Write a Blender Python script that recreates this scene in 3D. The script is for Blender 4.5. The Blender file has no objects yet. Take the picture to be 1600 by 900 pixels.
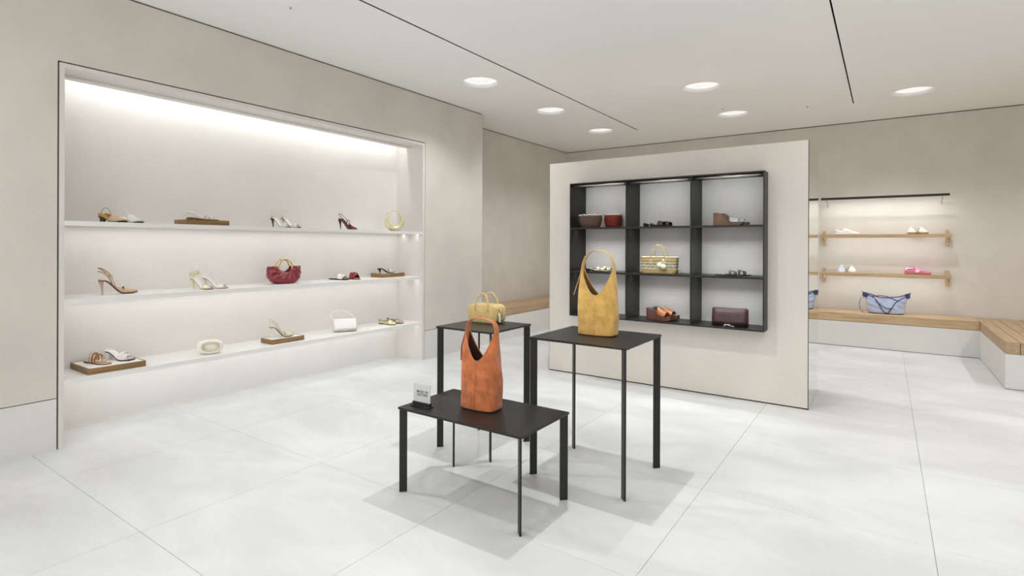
import bpy, bmesh, math, random
from mathutils import Vector, Matrix, Quaternion
from mathutils.geometry import tessellate_polygon
random.seed(7)
SC = bpy.context.scene
C = SC.collection
PI = math.pi

# ------------------------------------------------------------------ camera
cam_d = bpy.data.cameras.new('camera'); cam = bpy.data.objects.new('camera', cam_d); C.objects.link(cam)
FPX, YAW, HORIZON, ROLL = 845.84, 0.6041, 382.35, 0.0036
cam_d.sensor_fit = 'HORIZONTAL'; cam_d.sensor_width = 36.0
cam_d.lens = FPX * 36.0 / 1600.0
cam_d.shift_y = -(450.0 - HORIZON) / 1600.0
cam_d.clip_start = 0.05; cam_d.clip_end = 100
cam.matrix_world = Matrix.Translation((0, 0, 1.35)) @ (Matrix.Rotation(YAW, 4, 'Z') @ Matrix.Rotation(PI / 2, 4, 'X') @ Matrix.Rotation(ROLL, 4, 'Z'))
SC.camera = cam

# ------------------------------------------------------------------ world and exposure
w = bpy.data.worlds.new('world'); SC.world = w; w.use_nodes = True
# even fill light, entering by an unseen opening added behind the camera
w.node_tree.nodes['Background'].inputs[0].default_value = (0.95, 0.975, 1, 1)
w.node_tree.nodes['Background'].inputs[1].default_value = 1.45
SC.view_settings.view_transform = 'Standard'; SC.view_settings.look = 'None'
SC.view_settings.gamma = 1; SC.view_settings.use_curve_mapping = False
SC.view_settings.exposure = 0.13
SC.cycles.use_denoising = True
SC.cycles.max_bounces = 8; SC.cycles.diffuse_bounces = 6
SC.cycles.use_adaptive_sampling = True; SC.cycles.adaptive_threshold = 0.02
SC.cycles.caustics_reflective = False

SPOT_W = 32.0          # ceiling downlights
HEADER_W = 5.3         # LED line at the top of the niche
SHELF_W = 1.35           # each LED line under a niche shelf
CUBBY_W = 1.1           # each LED line in the black cubby shelf
RAIL_W = 3.6            # light bar on the back wall
WALLSHELF_W = 1.9       # LED under the oak wall shelves
LIGHT_COL = (0.95, 0.975, 1.0)

# ------------------------------------------------------------------ room measures (metres)
WX, RX, BY = -4.449, -4.98, 9.03      # left wall, recessed wall, back wall
ZC = 3.098                            # ceiling
XR, YF = 3.3, -1.5                    # right wall, wall behind the camera
ZB, ZBT = 0.3326, 0.446               # plinth top, bench top

# ================================================================== materials
def lin(c):
    r = []
    for v in c:
        v /= 255.0
        r.append(v / 12.92 if v <= 0.04045 else ((v + 0.055) / 1.055) ** 2.4)
    return (*r, 1.0)
MATS = {}
def nodes_of(name):
    m = bpy.data.materials.new(name); m.use_nodes = True
    nt = m.node_tree
    return m, nt, nt.nodes['Principled BSDF'], nt.nodes.new('ShaderNodeTexCoord')
def ramp2(nt, c1, c2, p1=0.3, p2=0.7):
    r = nt.nodes.new('ShaderNodeValToRGB')
    r.color_ramp.elements[0].position = p1; r.color_ramp.elements[0].color = c1
    r.color_ramp.elements[1].position = p2; r.color_ramp.elements[1].color = c2
    return r
def mat(name, col, rough=0.5, metal=0.0, var=0.0, vscale=6.0, bump=0.0, bscale=200.0, coat=0.0, sheen=0.0, world=False, spec=0.5, trans=0.0):
    """Principled material with optional mottled tone and fine relief."""
    if name in MATS: return MATS[name]
    m, nt, b, tc = nodes_of(name)
    c = lin(col)
    b.inputs['Base Color'].default_value = c
    b.inputs['Roughness'].default_value = rough; b.inputs['Metallic'].default_value = metal
    b.inputs['Specular IOR Level'].default_value = spec
    b.inputs['Coat Weight'].default_value = coat; b.inputs['Coat Roughness'].default_value = 0.15
    b.inputs['Sheen Weight'].default_value = sheen; b.inputs['Sheen Roughness'].default_value = 0.5
    b.inputs['Transmission Weight'].default_value = trans
    src = tc.outputs['Object']
    if world:
        g = nt.nodes.new('ShaderNodeNewGeometry'); src = g.outputs['Position']
    if var:
        n = nt.nodes.new('ShaderNodeTexNoise'); n.inputs['Scale'].default_value = vscale
        n.inputs['Detail'].default_value = 6; n.inputs['Roughness'].default_value = 0.62
        nt.links.new(src, n.inputs['Vector'])
        r = ramp2(nt, tuple(x * (1 - var) for x in c[:3]) + (1,), tuple(min(1, x * (1 + var)) for x in c[:3]) + (1,), 0.32, 0.68)
        nt.links.new(n.outputs['Fac'], r.inputs[0]); nt.links.new(r.outputs[0], b.inputs['Base Color'])
    if bump:
        n2 = nt.nodes.new('ShaderNodeTexNoise'); n2.inputs['Scale'].default_value = bscale; n2.inputs['Detail'].default_value = 4
        bp = nt.nodes.new('ShaderNodeBump'); bp.inputs['Strength'].default_value = bump; bp.inputs['Distance'].default_value = 0.002
        nt.links.new(src, n2.inputs['Vector']); nt.links.new(n2.outputs['Fac'], bp.inputs['Height']); nt.links.new(bp.outputs[0], b.inputs['Normal'])
    MATS[name] = m; return m
def plaster(name, col, var=0.05, pits=0.25):
    """Smooth lime plaster: cloudy tone, sparse small pits."""
    m, nt, b, tc = nodes_of(name); c = lin(col)
    g = nt.nodes.new('ShaderNodeNewGeometry')
    n = nt.nodes.new('ShaderNodeTexNoise'); n.inputs['Scale'].default_value = 1.6; n.inputs['Detail'].default_value = 8; n.inputs['Roughness'].default_value = 0.6
    nt.links.new(g.outputs['Position'], n.inputs['Vector'])
    r = ramp2(nt, tuple(x * (1 - var) for x in c[:3]) + (1,), tuple(min(1, x * (1 + var)) for x in c[:3]) + (1,), 0.35, 0.65)
    nt.links.new(n.outputs['Fac'], r.inputs[0])
    v = nt.nodes.new('ShaderNodeTexVoronoi'); v.inputs['Scale'].default_value = 26; v.inputs['Randomness'].default_value = 1
    nt.links.new(g.outputs['Position'], v.inputs['Vector'])
    pr = ramp2(nt, (1 - pits, 1 - pits, 1 - pits, 1), (1, 1, 1, 1), 0.05, 0.11)
    nt.links.new(v.outputs['Distance'], pr.inputs[0])
    mx = nt.nodes.new('ShaderNodeMixRGB'); mx.blend_type = 'MULTIPLY'; mx.inputs[0].default_value = 1
    nt.links.new(r.outputs[0], mx.inputs[1]); nt.links.new(pr.outputs[0], mx.inputs[2])
    nt.links.new(mx.outputs[0], b.inputs['Base Color'])
    n2 = nt.nodes.new('ShaderNodeTexNoise'); n2.inputs['Scale'].default_value = 60; n2.inputs['Detail'].default_value = 5
    nt.links.new(g.outputs['Position'], n2.inputs['Vector'])
    bp = nt.nodes.new('ShaderNodeBump'); bp.inputs['Strength'].default_value = 0.12; bp.inputs['Distance'].default_value = 0.003
    nt.links.new(n2.outputs['Fac'], bp.inputs['Height']); nt.links.new(bp.outputs[0], b.inputs['Normal'])
    b.inputs['Roughness'].default_value = 0.85; b.inputs['Specular IOR Level'].default_value = 0.25
    MATS[name] = m; return m
def wood(name, c1, c2, scale=(1.2, 22, 22), rough=0.5):
    m, nt, b, tc = nodes_of(name)
    mp = nt.nodes.new('ShaderNodeMapping'); mp.inputs['Scale'].default_value = scale
    g = nt.nodes.new('ShaderNodeNewGeometry')
    nt.links.new(g.outputs['Position'], mp.inputs['Vector'])
    n = nt.nodes.new('ShaderNodeTexNoise'); n.inputs['Scale'].default_value = 2.2; n.inputs['Detail'].default_value = 8; n.inputs['Distortion'].default_value = 0.6
    nt.links.new(mp.outputs[0], n.inputs['Vector'])
    r = ramp2(nt, lin(c1), lin(c2), 0.3, 0.7)
    nt.links.new(n.outputs['Fac'], r.inputs[0]); nt.links.new(r.outputs[0], b.inputs['Base Color'])
    b.inputs['Roughness'].default_value = rough; b.inputs['Specular IOR Level'].default_value = 0.3
    MATS[name] = m; return m
def woven(name, c1, c2, sx=120.0, sz=120.0, rough=0.7, bump=0.6):
    """Basket weave: brick cells with recessed joints."""
    m, nt, b, tc = nodes_of(name)
    sep = nt.nodes.new('ShaderNodeSeparateXYZ'); com = nt.nodes.new('ShaderNodeCombineXYZ')
    ad = nt.nodes.new('ShaderNodeMath'); ad.operation = 'ADD'
    nt.links.new(tc.outputs['Object'], sep.inputs[0]); nt.links.new(sep.outputs[0], ad.inputs[0]); nt.links.new(sep.outputs[1], ad.inputs[1])
    nt.links.new(ad.outputs[0], com.inputs[0]); nt.links.new(sep.outputs[2], com.inputs[1])
    mp = nt.nodes.new('ShaderNodeMapping'); mp.inputs['Scale'].default_value = (sx, sz, 1); nt.links.new(com.outputs[0], mp.inputs['Vector'])
    br = nt.nodes.new('ShaderNodeTexBrick'); br.inputs['Scale'].default_value = 1; br.inputs['Mortar Size'].default_value = 0.07
    br.inputs['Brick Width'].default_value = 1.0; br.inputs['Row Height'].default_value = 0.6
    br.inputs['Color1'].default_value = lin(c1); br.inputs['Color2'].default_value = lin(c2)
    br.inputs['Mortar'].default_value = tuple(x * 0.3 for x in lin(c1)[:3]) + (1,)
    nt.links.new(mp.outputs[0], br.inputs['Vector']); nt.links.new(br.outputs['Color'], b.inputs['Base Color'])
    bp = nt.nodes.new('ShaderNodeBump'); bp.inputs['Strength'].default_value = bump; bp.inputs['Distance'].default_value = 0.003; bp.invert = True
    nt.links.new(br.outputs['Fac'], bp.inputs['Height']); nt.links.new(bp.outputs[0], b.inputs['Normal'])
    b.inputs['Roughness'].default_value = rough
    MATS[name] = m; return m
def snake(name, c1, c2, scale=160.0):
    m, nt, b, tc = nodes_of(name)
    v = nt.nodes.new('ShaderNodeTexVoronoi'); v.inputs['Scale'].default_value = scale
    nt.links.new(tc.outputs['Object'], v.inputs['Vector'])
    r = ramp2(nt, lin(c1), lin(c2), 0.25, 0.6); nt.links.new(v.outputs['Distance'], r.inputs[0])
    nt.links.new(r.outputs[0], b.inputs['Base Color']); b.inputs['Roughness'].default_value = 0.35
    MATS[name] = m; return m
def emit(name, col, strength):
    m, nt, b, tc = nodes_of(name)
    b.inputs['Base Color'].default_value = (0.9, 0.9, 0.9, 1)
    b.inputs['Emission Color'].default_value = (*col, 1); b.inputs['Emission Strength'].default_value = strength
    MATS[name] = m; return m
def floor_tile_mat():
    m, nt, b, tc = nodes_of('tile_stone')
    g = nt.nodes.new('ShaderNodeNewGeometry'); oi = nt.nodes.new('ShaderNodeObjectInfo')
    n = nt.nodes.new('ShaderNodeTexNoise'); n.inputs['Scale'].default_value = 1.3; n.inputs['Detail'].default_value = 9; n.inputs['Roughness'].default_value = 0.62; n.inputs['Distortion'].default_value = 0.5
    mp = nt.nodes.new('ShaderNodeMapping'); mp.inputs['Scale'].default_value = (0.8, 1.6, 1)
    nt.links.new(g.outputs['Position'], mp.inputs['Vector']); nt.links.new(mp.outputs[0], n.inputs['Vector'])
    r = ramp2(nt, lin((209, 209, 208)), lin((228, 228, 227)), 0.34, 0.66); nt.links.new(n.outputs['Fac'], r.inputs[0])
    hs = nt.nodes.new('ShaderNodeHueSaturation')
    mr = nt.nodes.new('ShaderNodeMapRange'); mr.inputs['To Min'].default_value = 0.975; mr.inputs['To Max'].default_value = 1.01
    nt.links.new(oi.outputs['Random'], mr.inputs['Value']); nt.links.new(mr.outputs[0], hs.inputs['Value'])
    nt.links.new(r.outputs[0], hs.inputs['Color']); nt.links.new(hs.outputs[0], b.inputs['Base Color'])
    rr = nt.nodes.new('ShaderNodeMapRange'); rr.inputs['To Min'].default_value = 0.34; rr.inputs['To Max'].default_value = 0.5
    nt.links.new(n.outputs['Fac'], rr.inputs['Value']); nt.links.new(rr.outputs[0], b.inputs['Roughness'])
    b.inputs['Specular IOR Level'].default_value = 0.35
    return m

plaster('plaster_beige', (214, 208, 199), 0.05, 0.14)
plaster('plaster_niche', (230, 227, 222), 0.025, 0.05)
plaster('plaster_panel', (213, 207, 198), 0.04, 0.12)
plaster('plaster_grey', (222, 220, 216), 0.025, 0.08)
mat('ceiling_white', (245, 244, 241), 0.9, spec=0.2)
mat('white_lacquer', (234, 232, 228), 0.45, spec=0.35)
mat('trim_grey', (222, 218, 212), 0.55, spec=0.3)
mat('gap_dark', (96, 88, 77), 0.9, spec=0.1)
mat('grout', (196, 193, 187), 0.9)
MATS['tile'] = floor_tile_mat()
mat('black_steel', (36, 34, 32), 0.42, 0.3, var=0.12, vscale=5, spec=0.5)
mat('cubby_back', (206, 203, 199), 0.8, var=0.04, vscale=5, world=True)
mat('mirror', (232, 240, 235), 0.008, 1.0)
wood('oak', (176, 146, 108), (204, 176, 138), (20, 20, 20))
wood('oak_x', (180, 150, 114), (206, 180, 144), (1.2, 24, 24))
wood('oak_y', (168, 140, 108), (192, 166, 132), (24, 1.2, 24))
wood('tray_wood', (122, 94, 62), (160, 128, 88), (30, 1.5, 30))
mat('tray_top', (236, 232, 225), 0.6)
emit('lamp_glow', (1.0, 0.99, 0.97), 0.6)
emit('led_glow', (1.0, 0.98, 0.95), 1.5)
mat('black_bar', (28, 25, 23), 0.5)
mat('steel', (190, 186, 178), 0.3, 1.0)
mat('chrome', (225, 225, 225), 0.12, 1.0)
# leathers
mat('suede_rust', (186, 104, 56), 0.9, var=0.36, vscale=17, bump=0.25, bscale=300, sheen=0.35)
mat('suede_mustard', (208, 165, 88), 0.9, var=0.24, vscale=16, bump=0.25, bscale=300, sheen=0.35)
mat('suede_sand', (206, 178, 116), 0.85, var=0.14, vscale=22, bump=0.25, bscale=320, sheen=0.3)
mat('strap_rust', (190, 116, 70), 0.6, var=0.1, vscale=25)
mat('strap_mustard', (206, 172, 112), 0.6, var=0.1, vscale=25)
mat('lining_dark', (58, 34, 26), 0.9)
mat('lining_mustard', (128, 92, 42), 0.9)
mat('strap_sand', (205, 180, 122), 0.6)
mat('burgundy', (132, 18, 38), 0.26, coat=0.5, var=0.15, vscale=20)
mat('red_suede', (132, 16, 28), 0.7, sheen=0.3)
mat('dark_red', (62, 10, 14), 0.5)
mat('gold', (226, 202, 146), 0.25, 1.0)
mat('gold_leather', (226, 216, 176), 0.3, 0.6, var=0.1, vscale=30)
mat('silver_leather', (232, 229, 214), 0.3, 0.4)
mat('cream', (238, 233, 220), 0.5)
mat('white_leather', (240, 238, 234), 0.42)
mat('nude', (206, 170, 142), 0.35, coat=0.2)
mat('nude_dark', (150, 104, 66), 0.45)
mat('tan', (202, 158, 96), 0.5)
mat('tan_braid', (170, 112, 70), 0.6, var=0.3, vscale=80)
mat('black_sole', (24, 22, 21), 0.5)
mat('brown_sole', (96, 70, 50), 0.6)
mat('dark_brown', (66, 54, 46), 0.5)
mat('wedge_wood', (124, 92, 66), 0.5, var=0.15, vscale=30)
mat('wedge_brown', (104, 62, 52), 0.45)
mat('tan_brown', (168, 102, 46), 0.35, coat=0.3)
mat('clear_vinyl', (235, 235, 235), 0.12); MATS['clear_vinyl'].node_tree.nodes['Principled BSDF'].inputs['Alpha'].default_value = 0.35
mat('black_leather', (34, 32, 31), 0.35, coat=0.3)
mat('pink', (236, 122, 168), 0.6)
mat('pink_sole', (196, 110, 110), 0.6)
mat('sneaker_white', (238, 236, 230), 0.55)
mat('sneaker_cream', (232, 222, 200), 0.6)
mat('sneaker_blue', (204, 214, 228), 0.55)
mat('gum_sole', (178, 146, 104), 0.6)
mat('denim_light', (180, 190, 216), 0.75, var=0.12, vscale=16, bump=0.2, bscale=250)
mat('denim_trim', (52, 56, 86), 0.7)
mat('navy_lining', (66, 68, 112), 0.8)
mat('sign_card', (206, 206, 203), 0.35)
mat('ink', (32, 32, 32), 0.6)
mat('pompom', (240, 234, 208), 0.95, bump=0.8, bscale=120)
mat('cotton', (238, 232, 216), 0.9)
woven('straw', (204, 176, 110), (220, 198, 138), 110, 130)
woven('straw_open', (232, 222, 190), (120, 100, 66), 150, 70)
woven('raffia_brown', (122, 94, 78), (100, 74, 60), 60, 150)
woven('raffia_red', (150, 52, 40), (170, 66, 48), 60, 150)
woven('woven_clutch', (92, 62, 60), (70, 46, 44), 62, 100, 0.35, 0.9)
snake('snakeskin', (150, 132, 98), (236, 226, 196))
snake('snake_beige', (170, 138, 104), (226, 198, 164), 220)
snake('studded', (236, 226, 200), (120, 104, 66), 140)

# ================================================================== mesh helpers
def link(name, verts, faces, m, parent=None, smooth=False, mods=()):
    me = bpy.data.meshes.new(name); me.from_pydata([tuple(v) for v in verts], [], faces); me.validate()
    bm = bmesh.new(); bm.from_mesh(me); bmesh.ops.recalc_face_normals(bm, faces=bm.faces); bm.to_mesh(me); bm.free()
    o = bpy.data.objects.new(name, me); C.objects.link(o)
    me.materials.append(MATS[m] if isinstance(m, str) else m)
    if smooth:
        for p in me.polygons: p.use_smooth = True
    for k, kw in mods:
        md = o.modifiers.new(k.lower(), k)
        for a, b in kw.items(): setattr(md, a, b)
    if parent is not None: o.parent = parent
    return o
SUB = lambda n=1: ('SUBSURF', dict(levels=n, render_levels=n))
SOL = lambda t, off=0: ('SOLIDIFY', dict(thickness=t, offset=off))
BEV = lambda w, s=2: ('BEVEL', dict(width=w, segments=s, limit_method='ANGLE'))
def boxes(*bs):
    V, F = [], []
    for x0, x1, y0, y1, z0, z1 in bs:
        n = len(V)
        V += [(x0, y0, z0), (x1, y0, z0), (x1, y1, z0), (x0, y1, z0), (x0, y0, z1), (x1, y0, z1), (x1, y1, z1), (x0, y1, z1)]
        F += [tuple(n + i for i in f) for f in ((0, 3, 2, 1), (4, 5, 6, 7), (0, 1, 5, 4), (1, 2, 6, 5), (2, 3, 7, 6), (3, 0, 4, 7))]
    return V, F
def bx(name, b, m, parent=None, bevel=0):
    return link(name, *boxes(b), m, parent, mods=[BEV(bevel)] if bevel else [])
def loft(rings, cap=True, closed=False):
    n = len(rings[0]); V = [p for r in rings for p in r]; F = []
    R = len(rings)
    for i in range(R if closed else R - 1):
        for j in range(n):
            a, b = i * n + j, i * n + (j + 1) % n
            c, d = ((i + 1) % R) * n + (j + 1) % n, ((i + 1) % R) * n + j
            F.append((a, b, c, d))
    if cap and not closed:
        F.append(tuple(range(n))[::-1]); F.append(tuple((R - 1) * n + j for j in range(n)))
    return V, F
def sheet(rows):
    """open grid surface from rows of points"""
    n = len(rows[0]); V = [p for r in rows for p in r]
    F = [(i * n + j, i * n + j + 1, (i + 1) * n + j + 1, (i + 1) * n + j) for i in range(len(rows) - 1) for j in range(n - 1)]
    return V, F
def sweep(path, a, b=None, side=None, n=8, closed=False):
    """sweep an ellipse (or, n=4, a flat ribbon) along a path; a = half size along side, b = across"""
    P = [Vector(p) for p in path]; N = len(P); rings = []
    if b is None: b = a
    ref = Vector(side) if side is not None else None
    prev = None
    for i in range(N):
        t = (P[(i + 1) % N] - P[i - 1]) if closed or 0 < i < N - 1 else (P[1] - P[0] if i == 0 else P[-1] - P[-2])
        t.normalize()
        if ref is not None: s = ref - t * ref.dot(t)
        elif prev is not None: s = prev - t * prev.dot(t)
        else:
            s = Vector((0, 0, 1)) - t * t.z
            if s.length < 0.1: s = Vector((0, 1, 0)) - t * t.y
        if s.length < 1e-4: s = prev if prev is not None else t.orthogonal()
        s.normalize(); prev = s; u = t.cross(s)
        ai = a[i] if isinstance(a, (list, tuple)) else a; bi = b[i] if isinstance(b, (list, tuple)) else b
        if n == 4: ring = [P[i] + s * (sx * ai) + u * (sy * bi) for sx, sy in ((1, 1), (-1, 1), (-1, -1), (1, -1))]
        else: ring = [P[i] + s * (ai * math.cos(2 * PI * k / n)) + u * (bi * math.sin(2 * PI * k / n)) for k in range(n)]
        rings.append(ring)
    return loft(rings, True, closed)
def cat(pts, k=6, closed=False):
    """Catmull-Rom through points"""
    P = [Vector(p) for p in pts]; N = len(P); out = []
    for i in range(N if closed else N - 1):
        if closed: p0, p1, p2, p3 = P[i - 1], P[i], P[(i + 1) % N], P[(i + 2) % N]
        else: p0, p1, p2, p3 = P[max(i - 1, 0)], P[i], P[i + 1], P[min(i + 2, N - 1)]
        for j in range(k):
            t = j / k
            out.append(0.5 * ((2 * p1) + (p2 - p0) * t + (2 * p0 - 5 * p1 + 4 * p2 - p3) * t * t + (3 * p1 - p0 - 3 * p2 + p3) * t ** 3))
    if not closed: out.append(P[-1])
    return out
def ss(a, b, x):
    t = min(1, max(0, (x - a) / (b - a))); return t * t * (3 - 2 * t)
def interp(tab, x):
    if x <= tab[0][0]: return tab[0][1]
    for (x0, y0), (x1, y1) in zip(tab, tab[1:]):
        if x <= x1: return y0 + (y1 - y0) * (x - x0) / (x1 - x0)
    return tab[-1][1]
def struct(o): o['kind'] = 'structure'; return o
def tag(o, label, catg, group=None):
    o['label'] = label; o['category'] = catg
    if group: o['group'] = group
    return o
def thing(name, label, catg, loc=(0, 0, 0), rz=0.0, group=None):
    e = bpy.data.objects.new(name, None); C.objects.link(e); e.empty_display_size = 0.05
    e.location = loc; e.rotation_euler = (0, 0, rz)
    return tag(e, label, catg, group)
def area(name, loc, direction, sx, sy, watts, spread=150, parent=None):
    l = bpy.data.lights.new(name, 'AREA'); l.shape = 'RECTANGLE'; l.size = sx; l.size_y = sy
    l.energy = watts; l.color = LIGHT_COL; l.spread = math.radians(spread)
    o = bpy.data.objects.new(name, l); C.objects.link(o); o.location = loc
    d = Vector(direction).normalized()
    # long side (local x) stays along the given axis
    return o, d
def strip_light(name, p0, p1, direction, width, watts, spread=150):
    p0, p1 = Vector(p0), Vector(p1); x = (p1 - p0).normalized(); z = -Vector(direction).normalized()
    y = z.cross(x).normalized(); z = x.cross(y)
    o, _ = area(name, (0, 0, 0), direction, (p1 - p0).length, width, watts, spread)
    M = Matrix((x, y, z)).transposed().to_4x4(); M.translation = (p0 + p1) / 2
    o.matrix_world = M
    return o

# ================================================================== the room
# floor: slab with square stone tiles, open joints
fl = struct(bx('floor', (RX - 0.12, XR + 0.1, YF - 0.1, BY + 0.12, -0.12, -0.005), 'grout'))
TX, TY, X0T, Y0T, JT = 1.015, 0.985, 0.181, 1.1, 0.0010
tile_me = None
for i in range(-6, 4):
    for j in range(-4, 9):
        xa, ya = X0T + i * TX, Y0T + j * TY
        if xa + TX < RX or xa > XR or ya + TY < YF or ya > BY: continue
        if tile_me is None:
            t = bx('tile', (JT, TX - JT, JT, TY - JT, -0.02, 0), 'tile', fl, bevel=0.0012); tile_me = t.data
            tmods = t
        else:
            t = tmods.copy(); C.objects.link(t)
        t.location = (xa, ya, 0); t.parent = fl

# left wall with the niche opening, and its return at the end
GL, GR, NT = 1.221, 4.649, 2.544       # niche opening
WE = 5.741                             # end of the left wall
struct(link('wall_left', *boxes(
    (RX - 0.12, WX, YF - 0.1, GL, ZB + 0.006, ZC - 0.012), (RX - 0.12, WX, GR, WE, ZB + 0.006, ZC - 0.012),
    (-4.70, WX, GL, GR, NT, ZC - 0.012), (RX - 0.12, -4.70, GL, GR, 2.72, ZC - 0.012)), 'plaster_beige'))
struct(link('baseboard_left', *boxes((RX - 0.12, WX, YF - 0.1, GL, 0.0, ZB), (RX - 0.12, WX, GR, WE, 0.0, ZB)), 'plaster_grey'))
struct(link('trim_1', *boxes((RX - 0.1, WX - 0.012, YF - 0.1, GL - 0.001, ZB, ZB + 0.006), (RX - 0.1, WX - 0.012, GR + 0.001, WE, ZB, ZB + 0.006)), 'gap_dark'))
struct(bx('wall_recess', (RX - 0.12, RX, WE, BY + 0.12, 0, ZC - 0.012), 'plaster_beige'))
struct(bx('wall_back', (RX, XR, BY, BY + 0.12, 0, ZC - 0.012), 'plaster_beige'))
struct(bx('wall_right', (XR, XR + 0.1, YF, BY + 0.12, 0, ZC - 0.012), 'plaster_beige'))
struct(link('wall_front', *boxes((WX, WX + 0.25, YF - 0.1, YF, 0, ZC - 0.012), (XR - 0.25, XR + 0.1, YF - 0.1, YF, 0, ZC - 0.012), (WX + 0.25, XR - 0.25, YF - 0.1, YF, 2.95, ZC - 0.012)), 'plaster_beige'))   # unseen; wide opening added to let in frontal fill light
pl = bpy.data.lights.new('fill_opening_portal', 'AREA'); pl.shape = 'RECTANGLE'; pl.size = XR - WX - 0.5; pl.size_y = 2.95; pl.cycles.is_portal = True  # guides sampling of the fill light through the added opening
po = bpy.data.objects.new('fill_opening_portal', pl); C.objects.link(po); po.location = ((XR + WX) / 2, YF - 0.05, 1.475); po.rotation_euler = (PI / 2, 0, 0)
# shadow joint between walls and ceiling
struct(link('trim_2', *boxes((RX - 0.12, WX - 0.012, YF - 0.1, WE - 0.012, ZC - 0.012, ZC), (RX - 0.12, RX - 0.012, WE - 0.012, BY + 0.12, ZC - 0.012, ZC),
    (RX, XR, BY + 0.012, BY + 0.12, ZC - 0.012, ZC), (XR + 0.012, XR + 0.1, YF, BY, ZC - 0.012, ZC), (WX, XR, YF - 0.1, YF - 0.012, ZC - 0.012, ZC)), 'gap_dark'))

# ceiling: plate with round lamp openings and two dark slots
GX, GY0, GDY = (-3.612, -1.680, 0.252), 0.12, 1.5
SKIP = {(0, 2), (1, 3), (2, 4)}        # no lamp there in the photograph
LAMPS = []
for i, gx in enumerate(GX + (2.184,)):
    for j in range(0, 6):
        if (i, j) in SKIP: continue
        LAMPS.append((gx, GY0 + j * GDY, i, j))
LR = 0.20
SLOTS = ((-3.103, 0.009, -1.2, 7.836), (-0.330, 0.006, -1.2, 7.836))
outer = [(RX - 0.12, YF - 0.1), (XR + 0.1, YF - 0.1), (XR + 0.1, BY + 0.12), (RX - 0.12, BY + 0.12)]
loops = [outer]
for x, y, i, j in LAMPS:
    loops.append([(x + LR * math.cos(-2 * PI * k / 32), y + LR * math.sin(-2 * PI * k / 32)) for k in range(32)])
for x, hw, y0, y1 in SLOTS:
    loops.append([(x - hw, y0), (x - hw, y1), (x + hw, y1), (x + hw, y0)])
flat = [p for l in loops for p in l]
tri = tessellate_polygon([[Vector((p[0], p[1], 0)) for p in l] for l in loops])
V = [(p[0], p[1], ZC) for p in flat]; F = [tuple(t) for t in tri]
ceil = struct(link('ceiling', V, F, 'ceiling_white'))
for f in ceil.data.polygons:
    if f.normal.z > 0: f.flip()
bx('ceiling_slab', (RX - 0.12, XR + 0.1, YF - 0.1, BY + 0.12, ZC + 0.16, ZC + 0.2), 'ceiling_white', ceil)
for x, hw, y0, y1 in SLOTS:
    V, F = boxes((x - hw, x + hw, y0, y1, ZC, ZC + 0.05)); F = [f for f in F if f != (0, 3, 2, 1)]
    link('slot', V, F, 'gap_dark', ceil)

# recessed round downlights: flared bowl, glowing lens, a real spot in each
def downlight(x, y, label, gain=1.0, aim=None):
    t = thing('ceiling_light', label, 'ceiling light', (x, y, ZC), 0, 'round recessed ceiling lights')
    prof = [(LR, 0.0), (LR - 0.006, 0.004), (LR - 0.014, 0.012), (LR - 0.020, 0.024), (0.1795, 0.036)]
    circ = lambda r, z, n=36: [(r * math.cos(2 * PI * k / n), r * math.sin(2 * PI * k / n), z) for k in range(n)]
    link('bowl', *loft([circ(r, z) for r, z in prof], cap=False), 'ceiling_white', t, True)
    link('lens', *loft([circ(r, z) for r, z in ((0.179, 0.036), (0.15, 0.040), (0.10, 0.043), (0.05, 0.0445), (0.005, 0.045))]), 'lamp_glow', t, True)
    l = bpy.data.lights.new('downlight_beam', 'SPOT'); l.energy = SPOT_W * gain; l.color = LIGHT_COL
    l.spot_size = math.radians(128); l.spot_blend = 0.85; l.shadow_soft_size = 0.018
    o = bpy.data.objects.new('downlight_beam', l); C.objects.link(o); o.location = (x, y, ZC + 0.020)
    if aim:
        l.spot_size = math.radians(86); l.spot_blend = 0.9
        o.rotation_euler = (Vector(aim) - o.location).to_track_quat('-Z', 'Y').to_euler()
    return t
# (column, row): relative output, and what an adjustable lamp is turned towards
OUTPUT = {(0, 0): (1.0, None), (0, 1): (2.3, (-2.1, 2.3, .4)), (0, 3): (1.9, None), (0, 4): (1.7, None), (0, 5): (1.4, None),
    (1, 0): (.8, (-1.7, 2.9, .8)), (1, 1): (.2, None), (1, 2): (3.1, None), (1, 4): (1.5, None), (1, 5): (1.5, None),
    (2, 0): (1.0, (-1.6, 5.0, 1.3)), (2, 1): (1.0, (-1.9, 5.0, 1.3)), (2, 2): (.4, None), (2, 3): (1.2, None), (2, 5): (2.0, None),
    (3, 3): (1.5, None), (3, 4): (1.9, None), (3, 5): (1.9, None)}
LAMP_LABELS = {(0, 3): 'round recessed ceiling light nearest the end corner of the niche wall', (0, 4): 'middle round ceiling light of the row left of the dark slot',
    (0, 5): 'round ceiling light at the far end of the left slot', (1, 4): 'round ceiling light above the middle of the freestanding partition',
    (1, 5): 'round ceiling light close to the back wall above the partition', (2, 5): 'round ceiling light right of the short dark slot near the back wall',
    (2, 3): 'round ceiling light cut off by the top edge of the picture'}
COLN = ('over the aisle beside the niche', 'over the display tables', 'right of the tables', 'over the far right side')
ROWN = ('level with the viewer', 'just ahead of the viewer', 'level with the tall table', 'level with the partition front', 'level with the partition back', 'near the back wall')
for x, y, i, j in LAMPS:
    downlight(x, y, LAMP_LABELS.get((i, j), 'out-of-view round ceiling light %s, %s' % (COLN[i], ROWN[j])), *OUTPUT.get((i, j), (1.6, None)))
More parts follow.
